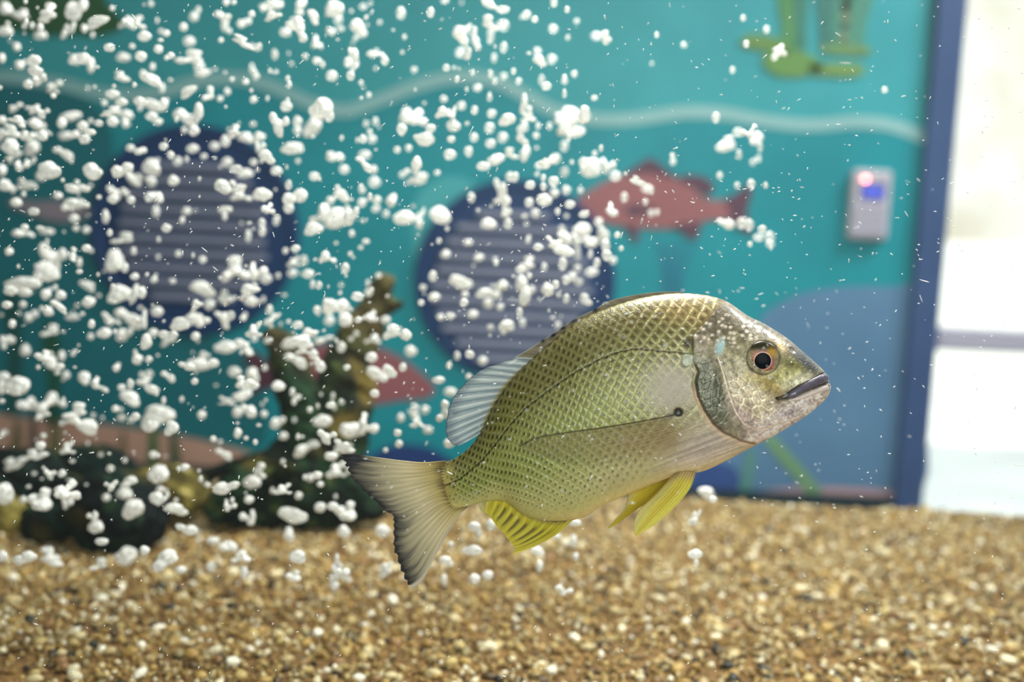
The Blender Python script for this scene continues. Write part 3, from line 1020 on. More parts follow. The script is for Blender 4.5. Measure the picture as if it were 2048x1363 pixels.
# streaks of the breast
st = fbm((ua * 0.94 - va * 0.34) / 70, (ua * 0.34 + va * 0.94) / 3.2, 81, 3)
mm = (is_body * blob(1400, 895, 105, 55, -20, 4) * (st - 0.5) * 0.9)[..., None]
col = np.clip(col * (1 + mm), 0, 1)
col = np.clip(col * (1 + 0.22 * (fbm(ua / 5, va / 5, 55, 3) - 0.5)[..., None]), 0, 1)

lum = (col @ np.array([0.2126, 0.7152, 0.0722]))[..., None]
col = np.clip(lum + (col - lum) * (1.0 + 0.06 * is_body[..., None]), 0.0, 1)
col = np.clip(col * (0.86 + 0.8 * lum), 0, 0.95)

# relief ------------------------------------------------------------
rel = 2.0 * plate * sc_m * (0.6 + 0.4 * frac[:, None])
rel += 6.0 * hm * sstep(0, 4.0, gill_d) * sstep(60, 30, gill_d) * sstep(640, 690, va) - 2.5 * is_body * sstep(9, 1, gill_d) * sstep(735, 770, va)
rel += 2.6 * hm * sstep(0, 3.0, pre_d) * np.where(pre_side * np.sign(pre_side[int(NS * 0.80), NT // 2] + 1e-9) > 0, 1, 0) * sstep(36, 12, pre_d)
rel += 1.2 * nape * (0.5 - w1) + 1.6 * oper * (1 - oe) + 1.2 * cheek * (1 - ce)
rel -= 5.0 * sstep(4.5, 0.6, mo_d) * hm
rel -= 2.5 * sstep(3.0, 0.6, lt_d) * hm
rel += 5.0 * blob(1526, 715, 46, 44, 0, 4) * hm - 4.0 * blob(1526, 715, 33, 33, 0, 10) * hm
rel += 3.0 * blob(1375, 720, 13, 14, 30, 6)
rel -= 5.0 * blob(1357, 824, 8, 8, 0, 6)
rel -= 1.4 * ll
rel -= 2.2 * blob(1585, 700, 7, 4, 45, 4)
rel += 0.7 * (n_b - 0.5) * hm * 2
rel = rel * np.clip(prof * 2.2, 0, 1)
Wn = Wb + rel

near_v = to_local(Ub, Vb, Wn).reshape(-1, 3)
far_v = to_local(Ub, Vb, -Wn).reshape(-1, 3)
ff = np.concatenate([grid_faces(NS, NT), grid_faces(NS, NT, NS * NT, True)])
c4 = np.concatenate([col, np.ones(col.shape[:2] + (1,))], -1).reshape(-1, 4)
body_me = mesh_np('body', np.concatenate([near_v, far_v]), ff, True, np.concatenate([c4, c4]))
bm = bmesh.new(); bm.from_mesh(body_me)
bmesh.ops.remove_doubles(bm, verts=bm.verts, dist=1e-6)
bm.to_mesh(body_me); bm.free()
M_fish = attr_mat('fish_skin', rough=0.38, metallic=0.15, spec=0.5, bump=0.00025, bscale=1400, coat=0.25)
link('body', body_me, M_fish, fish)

# lookups on the near flank
flat_u, flat_v, flat_w = ua.ravel(), va.ravel(), Wn.ravel()


def flank(px, py):
    i = np.argmin((flat_u[::3] - px) ** 2 + (flat_v[::3] - py) ** 2)
    return flat_w[::3][i]


def unmag(px, py, w):
    return W / 2 + (px - W / 2) * (1 - w / F), H / 2 + (py - H / 2) * (1 - w / F)


# eye: domed ball with coloured iris, pupil as a piece of its own
ew = flank(1526, 715) + 1.0
eu, ev_ = unmag(1526, 716, ew)
nr, na = 40, 96
rr = np.linspace(0, 1, nr)[:, None] * np.ones(na)[None]
aa = np.ones(nr)[:, None] * np.linspace(0, 2 * np.pi, na, endpoint=False)[None]
R_E = 33.0
ex, ey = R_E * rr * np.cos(aa), R_E * rr * np.sin(aa)
ezz = 13.0 * np.sqrt(np.clip(1 - (rr * 0.985) ** 2, 0, 1)) - 5.0
px_, py_ = ex + 2.0, ey - 5.0            # iris sits a little low and back
ri = np.hypot(px_, py_)
iris = np.zeros(rr.shape + (3,)) + L3((146, 132, 96))
def mixi(m, c):
    global iris
    iris = iris * (1 - m[..., None]) + L3(c) * m[..., None]
mixi(sstep(26, 19, ri + 3 * (vnoise(aa * 3, rr * 2, 3) - 0.5)), (156, 84, 66))
mixi(sstep(-10, -22, ey) * 0.95, (30, 30, 12))
mixi(np.exp(-((ex - 16) ** 2 + (ey + 12) ** 2) / 60.0) * 0.9, (196, 150, 40))
mixi(np.exp(-((ex - 13) ** 2 + (ey - 8) ** 2) / 50.0) * 0.8, (150, 110, 130))
mixi(np.exp(-((ex + 17) ** 2 + (ey + 4) ** 2) / 60.0) * 0.6, (214, 150, 130))
mixi(sstep(1.2, 0.2, np.abs(ri - 17)) * 0.8, (228, 196, 170))
mixi(sstep(0.90, 0.97, rr) * 0.8, (58, 50, 36))
iris = iris * (0.75 + 0.5 * vnoise(aa * 14, rr * 5, 5))[..., None]
ev3 = to_local(eu + ex, ev_ + ey, ew + ezz)
i, j = np.meshgrid(np.arange(nr - 1), np.arange(na), indexing='ij')
fa = np.stack([i * na + j, (i + 1) * na + j, (i + 1) * na + (j + 1) % na, i * na + (j + 1) % na], -1).reshape(-1, 4)
eye_me = mesh_np('eye', ev3.reshape(-1, 3), fa[:, ::-1], True, np.concatenate([iris, np.ones(rr.shape + (1,))], -1).reshape(-1, 4))
M_eye = attr_mat('fish_eye', rough=0.3, spec=0.3, coat=0.05)
eye = link('eye', eye_me, M_eye, fish); eye['label'] = 'round eye with red brown iris'
pr = 15.6
qx, qy = pr * rr * np.cos(aa) - 2.0, pr * rr * np.sin(aa) + 5.0
qz = 13.0 * np.sqrt(np.clip(1 - (np.hypot(qx, qy) / R_E * 0.985) ** 2, 0, 1)) - 5.0 + 0.8 * np.sqrt(np.clip(1.02 - rr ** 2, 0, 1))
m_pup, nt, b = material('fish_pupil')
b.inputs['Base Color'].default_value = (0.002, 0.004, 0.006, 1)
b.inputs['Roughness'].default_value = 0.25
b.inputs['Specular IOR Level'].default_value = 0.04
link('pupil', mesh_np('pupil', to_local(eu + qx, ev_ + qy, ew + qz).reshape(-1, 3), fa[:, ::-1]), m_pup, eye)
# the other eye, on the far flank
far_eye = link('eye', mesh_np('eye', to_local(eu + ex, ev_ + ey, -ew - ezz).reshape(-1, 3), fa, True,
                              np.concatenate([iris, np.ones(rr.shape + (1,))], -1).reshape(-1, 4)), M_eye, fish)

# lips
def lip(name, path, radii, cols, wmax, flat=0.8):
    n, k = 70, 18
    C = spline(path, n)
    r = np.interp(np.linspace(0, 1, n), np.linspace(0, 1, len(radii)), radii)
    w = np.array([flank(p[0], p[1]) for p in C]); w = np.convolve(np.pad(w, 6, mode='edge'), np.ones(13) / 13, 'valid')
    w = np.minimum(w, wmax) + 0.5
    C = np.stack(unmag(C[:, 0], C[:, 1], w), -1)
    tn = np.gradient(C, axis=0); tn /= np.linalg.norm(tn, axis=1)[:, None]
    nn = np.stack([-tn[:, 1], tn[:, 0]], -1)
    an = np.linspace(0, 2 * np.pi, k, endpoint=False)
    cap = np.ones(n); cap[:5] = np.sqrt(1 - (1 - np.arange(5) / 5.0) ** 2) + 0.02; cap[-5:] = cap[:5][::-1]
    r = r * cap
    u = C[:, 0:1] + nn[:, 0:1] * r[:, None] * np.cos(an)[None]
    v = C[:, 1:2] + nn[:, 1:2] * r[:, None] * np.cos(an)[None]
    ww = w[:, None] + flat * r[:, None] * np.sin(an)[None]
    nz = fbm(u / 7, v / 7, 5)
    cc = L3(cols[0]) * (1 - nz[..., None]) + L3(cols[1]) * nz[..., None]
    V = to_local(u, v, ww).reshape(-1, 3)
    i, j = np.meshgrid(np.arange(n - 1), np.arange(k), indexing='ij')
    fq = np.stack([i * k + j, i * k + (j + 1) % k, (i + 1) * k + (j + 1) % k, (i + 1) * k + j], -1).reshape(-1, 4)
    Vf = V.copy(); Vf[:, 2] *= -1
    c4 = np.concatenate([cc, np.ones(cc.shape[:2] + (1,))], -1).reshape(-1, 4)
    me = mesh_np(name, np.concatenate([V, Vf]), np.concatenate([fq, fq[:, ::-1] + len(V)]), True, np.concatenate([c4, c4]))
    return link(name, me, M_lip, fish)


M_lip = attr_mat('fish_lip', rough=0.4, spec=0.5, coat=0.3)
lip('upper_lip', [(1658, 754), (1645, 757), (1625, 766), (1603, 777), (1586, 787), (1572, 795)], [5, 9, 8.0, 7.4, 6.8, 4], ((104, 96, 112), (66, 60, 72)), 70)['label'] = 'dark grey upper lip'
lip('lower_lip', [(1658, 775), (1645, 777), (1622, 786), (1600, 795), (1582, 800)], [5, 5.0, 4.6, 4, 2.5], ((226, 210, 202), (200, 182, 176)), 70)['label'] = 'pale lower lip'

# fins
M_fin = attr_mat('fish_fin', rough=0.45, spec=0.4, alpha=True, translucent=0.35)


def coons(c0, c1, d0, d1, nu, nv):
    A, B = spline(c0, nu), spline(c1, nu)
    Cc, D = spline(d0, nv), spline(d1, nv)
    s = np.linspace(0, 1, nu)[:, None, None]; t = np.linspace(0, 1, nv)[None, :, None]
    return ((1 - t) * A[:, None] + t * B[:, None] + (1 - s) * Cc[None] + s * D[None]
            - ((1 - s) * (1 - t) * A[0] + s * (1 - t) * A[-1] + (1 - s) * t * B[0] + s * t * B[-1]))


def fin(name, c0, c1, d0, d1, nu, nv, rays, colour, thick=(2.6, 0.5), wfun=None, ragged=0.0, ridge=0.7, follow=False):
    """sheet between base curve c0 and outer edge c1; rays run from base to edge as ridges"""
    P = coons(c0, c1, d0, d1, nu, nv)
    s = np.linspace(0, 1, nu)[:, None] * np.ones(nv)[None]
    t = np.ones(nu)[:, None] * np.linspace(0, 1, nv)[None]
    ph = s * rays
    rayv = 0.5 + 0.5 * np.cos(2 * np.pi * ph)            # 1 on a ray
    fine = 0.5 + 0.5 * np.cos(2 * np.pi * ph * 3 + 1.0)
    rv = rayv * (1 - 0.4 * t) + fine * 0.4 * t
    if ragged:
        pull = ragged * (0.6 * (1 - rayv[:, -1:]) + 0.8 * hash2(np.floor(ph[:, -1:] * 2).astype(np.int64), np.zeros((nu, 1), np.int64), 7)) * t ** 3
        P = P + (P[:, :1] - P) * pull[..., None]
    w0 = wfun(s, t) if wfun is not None else np.zeros(s.shape)
    u, v = P[..., 0], P[..., 1]
    if wfun is not None:
        u, v = unmag(u, v, w0)
    th = thick[0] + (thick[1] - thick[0]) * t
    th = th * (0.45 + ridge * rv)
    rgb, al = colour(s, t, P[..., 0], P[..., 1], rv)
    c4 = np.concatenate([np.clip(rgb, 0, 1), np.clip(al, 0, 1)[..., None]], -1).reshape(-1, 4)
    a = to_local(u, v, w0 + th).reshape(-1, 3); b = to_local(u, v, w0 - th).reshape(-1, 3)
    n = nu * nv
    f = np.concatenate([grid_faces(nu, nv), grid_faces(nu, nv, n, True)])
    rim = []
    bord = [(k, 0) for k in range(nu)] + [(nu - 1, k) for k in range(1, nv)] + [(k, nv - 1) for k in range(nu - 2, -1, -1)] + [(0, k) for k in range(nv - 2, 0, -1)]
    ids = [x * nv + y for x, y in bord]
    for x, y in zip(ids, ids[1:] + ids[:1]):
        rim.append((x, y, y + n, x + n))
    me = mesh_np(name, np.concatenate([a, b]), np.concatenate([f, np.array(rim)]), True, np.concatenate([c4, c4]))
    return link(name, me, M_fin, fish)


def mixc(a, b, m):
    m = np.clip(m, 0, 1)[..., None]
    return a * (1 - m) + b * m


def tail_col(s, t, u, v, rv):
    c = mixc(L3((206, 188, 120)) * np.ones(s.shape + (1,)), L3((228, 216, 180)), sstep(0.08, 0.4, t))
    c = mixc(c, L3((176, 162, 116)), (1 - rv) * 0.45)
    st = fbm(s * 60, t * 3, 9, 3)
    dark = sstep(0.36, 0.92, t + 0.40 * (st - 0.5)) + 0.9 * sstep(0.14, 0.02, s) * sstep(0.35, 1.0, t) * 0.6
    c = mixc(c, L3((46, 46, 52)), dark * 0.9)
    c = mixc(c, L3((18, 22, 28)), sstep(0.84, 0.98, t + 0.24 * (st - 0.5)) * 0.9)
    c = mixc(c, L3((226, 216, 196)), sstep(0.955, 0.985, s) * 0.8)
    c = mixc(c, L3((128, 110, 58)), sstep(0.16, 0.0, t + 0.1 * (st - 0.5)))
    c = c * (0.72 + 0.56 * st)[..., None]
    return c, 0.97 - 0.12 * sstep(0.5, 1, t) * (1 - rv)


fin('tail_fin', [(892, 921), (890, 950), (896, 985), (912, 1008), (938, 1011)],
    [(680, 908), (688, 928), (700, 954), (722, 978), (745, 1000), (766, 1020), (783, 1030), (786, 1050), (785, 1086), (795, 1125), (809, 1158), (821, 1181)],
    [(892, 921), (845, 924), (800, 920), (747, 913), (710, 908), (680, 908)],
    [(938, 1011), (919, 1030), (895, 1067), (872, 1110), (850, 1152), (835, 1170), (821, 1181)],
    300, 130, 22, tail_col, (4.5, 0.7), ragged=0.03, ridge=0.3)


def soft_col(s, t, u, v, rv):
    c = mixc(L3((196, 206, 206)) * np.ones(s.shape + (1,)), L3((120, 132, 140)), (1 - rv) * 0.85)
    c = mixc(c, L3((232, 232, 224)), sstep(0.6, 1.0, rv) * 0.5)
    c = mixc(c, L3((150, 138, 62)), sstep(0.16, 0.02, t) * 0.95)
    c = mixc(c, L3((80, 98, 114)), sstep(0.7, 1.0, t) * 0.6)
    c = mixc(c, L3((24, 28, 34)), sstep(0.975, 0.995, t) * 0.85)
    c = c * (0.95 + 0.4 * fbm(s * 90, t * 6, 3, 2))[..., None]
    return c, 0.93 - 0.25 * (1 - rv) * sstep(0.1, 0.4, t)


fin('dorsal_fin', [(1070, 716), (1040, 744), (1016, 770), (996, 800), (978, 832), (966, 862)],
    [(1030, 713), (998, 726), (968, 736), (945, 751), (919, 777), (904, 798), (895, 824), (891, 853), (892, 871), (902, 886), (916, 892)],
    [(1070, 716), (1050, 714), (1030, 713)], [(966, 862), (945, 876), (916, 892)],
    240, 70, 12, soft_col, (4, 0.6), ragged=0.015, ridge=1.3)['label'] = 'pale ribbed rear dorsal fin'


def spiny_col(s, t, u, v, rv):
    c = mixc(L3((150, 140, 110)) * np.ones(s.shape + (1,)), L3((92, 82, 58)), (1 - rv) * 0.6)
    d = np.zeros(s.shape)
    for x, y, r in ((1106, 669, 8), (1126, 656, 7), (1146, 641, 8), (1190, 619, 7), (1085, 680, 6)):
        d = np.maximum(d, np.exp(-((u - x) ** 2 + (v - y) ** 2) / r ** 2))
    c = mixc(c, L3((14, 16, 20)), d * 1.1 * sstep(0.3, 0.7, t))
    c = mixc(c, L3((190, 196, 196)), sstep(0.86, 0.97, t) * (1 - d) * 0.6)
    return c, np.full(s.shape, 0.97)


fin('dorsal_fin', [(1072, 718), (1096, 694), (1120, 674), (1142, 656), (1189, 632), (1239, 613), (1290, 599), (1330, 594), (1364, 592)],
    [(1030, 713), (1060, 696), (1086, 679), (1106, 667), (1145, 640), (1189, 618), (1212, 604), (1241, 595), (1286, 586.5), (1325, 583), (1364, 583)],
    [(1072, 718), (1052, 715), (1030, 713)], [(1364, 592), (1364, 588), (1364, 583)],
    240, 24, 11, spiny_col, (4, 1.0), ridge=0.8)['label'] = 'low folded spiny front dorsal fin'


def anal_col(s, t, u, v, rv):
    c = mixc(L3((206, 190, 40)) * np.ones(s.shape + (1,)), L3((232, 222, 96)), rv * 0.8)
    gaps = sstep(0.55, 0.15, rv) * sstep(0.12, 0.3, t) * sstep(0.95, 0.6, t) * sstep(0.15, 0.3, s) * sstep(0.92, 0.8, s)
    c = mixc(c, L3((86, 84, 40)), gaps * 0.85)
    c = mixc(c, L3((214, 206, 170)), sstep(0.14, 0.0, s) * 0.8)
    c = mixc(c, L3((176, 160, 86)), sstep(0.12, 0.0, t))
    c = mixc(c, L3((240, 226, 120)), sstep(0.93, 0.99, s) * 0.8)
    return c * (0.85 + 0.3 * fbm(s * 60, t * 4, 6, 2))[..., None], 0.96 - 0.2 * gaps


fin('anal_fin', [(956, 1004), (985, 998), (1012, 1000), (1034, 1016), (1058, 1030), (1090, 1040), (1118, 1042), (1146, 1038)],
    [(961, 1021), (978, 1031), (991, 1049), (1009, 1069), (1021, 1085), (1028, 1096), (1025, 1108)],
    [(956, 1004), (958, 1012), (961, 1021)], [(1146, 1038), (1118, 1064), (1085, 1084), (1050, 1100), (1025, 1108)],
    240, 70, 11, anal_col, (4, 0.6), ragged=0.02, ridge=1.2)['label'] = 'bright yellow anal fin'


def pelv_col(s, t, u, v, rv):
    c = mixc(L3((220, 208, 70)) * np.ones(s.shape + (1,)), L3((238, 232, 150)), rv * 0.8)
    c = mixc(c, L3((216, 206, 150)), sstep(0.5, 0.12, s) * 0.75)
    c = mixc(c, L3((196, 170, 30)), sstep(0.18, 0.06, np.abs(s - 0.55)) * sstep(0.0, 0.3, t) * 0.4)
    c = mixc(c, L3((206, 186, 140)), sstep(0.15, 0.0, t))
    return c * (1.05 + 0.3 * fbm(s * 50, t * 3, 8, 2))[..., None], 0.95 - 0.3 * sstep(0.5, 0.1, s) * (1 - rv) * t


fin('pelvic_fin', [(1350, 946), (1362, 942), (1378, 941), (1391, 944)],
    [(1267, 1062), (1269, 1068), (1272, 1071), (1277, 1068)],
    [(1350, 946), (1314, 986), (1280, 1018), (1268, 1043), (1267, 1062)],
    [(1391, 944), (1378, 977), (1352, 1009), (1326, 1034), (1298, 1056), (1277, 1068)],
    150, 90, 9, pelv_col, (4, 0.6), wfun=lambda s, t: 24 + 14 * t + 4 * np.sin(3 * t), ridge=1.2)['label'] = 'near yellow pelvic fin'


def pelv2_col(s, t, u, v, rv):
    c = mixc(L3((204, 186, 36)) * np.ones(s.shape + (1,)), L3((224, 212, 110)), rv * 0.6)
    c = mixc(c, L3((206, 198, 150)), sstep(0.5, 0.0, s) * sstep(0.25, 0.5, t) * 0.8)
    return c * (1.0 + 0.3 * fbm(s * 40, t * 3, 9, 2))[..., None], 0.95 - 0.25 * (1 - rv) * sstep(0.6, 0.1, s)


fin('pelvic_fin', [(1310, 952), (1330, 947), (1352, 944)], [(1216, 1054), (1216, 1056), (1218, 1056)],
    [(1310, 952), (1285, 970), (1260, 986), (1250, 1014), (1228, 1040), (1216, 1054)],
    [(1352, 944), (1316, 988), (1276, 1016), (1240, 1042), (1218, 1056)],
    110, 80, 7, pelv2_col, (3.5, 0.6), wfun=lambda s, t: -20 - 14 * t, ridge=1.1)['label'] = 'far yellow pelvic fin'


def pec_w(s, t):
    P = coons(*PEC, *s.shape)
    su, sv = P[::5, ::5, 0], P[::5, ::5, 1]
    fu, fv, fw = flat_u[::9], flat_v[::9], (Wb.ravel())[::9]
    sub = np.array([[fw[np.argmin((fu - a) ** 2 + (fv - b) ** 2)] for a, b in zip(x, y)] for x, y in zip(su, sv)])
    out = np.empty(s.shape)
    xi = np.linspace(0, sub.shape[0] - 1, s.shape[0]); yi = np.linspace(0, sub.shape[1] - 1, s.shape[1])
    tmp = np.array([np.interp(yi, np.arange(sub.shape[1]), r) for r in sub])
    for k in range(s.shape[1]):
        out[:, k] = np.interp(xi, np.arange(sub.shape[0]), tmp[:, k])
    return out + 4.0 + 5.0 * t


def pec_col(s, t, u, v, rv):
    c = mixc(L3((176, 152, 102)) * np.ones(s.shape + (1,)), L3((214, 196, 150)), rv * 0.7)
    c = mixc(c, L3((166, 156, 112)), sstep(0.4, 0.9, t) * 0.8)
    c = mixc(c, L3((62, 56, 40)), sstep(0.05, 0.01, s) * 0.8)
    c = mixc(c, L3((96, 80, 48)), sstep(0.3, 0.05, s) * (1 - rv) * sstep(0.7, 0.3, t) * 0.7)
    al = (0.34 - 0.18 * t) * (0.55 + 0.6 * rv) * sstep(0.95, 0.35, s * (0.7 + 0.3 * t)) * sstep(0.0, 0.12, t) + 0.5 * sstep(0.04, 0.0, s)
    return c, al


PEC = ([(1352, 828), (1362, 846), (1366, 870), (1362, 896)],
       [(1038, 891), (1060, 905), (1110, 920), (1180, 934), (1250, 938)],
       [(1352, 828), (1271, 843), (1197, 855), (1124, 865), (1071, 875), (1038, 891)],
       [(1362, 896), (1330, 918), (1295, 932), (1250, 938)])
fin('pectoral_fin', *PEC, 200, 120, 15, pec_col, (1.6, 0.4), wfun=pec_w, ridge=0.8)['label'] = 'long translucent pectoral fin along the flank'

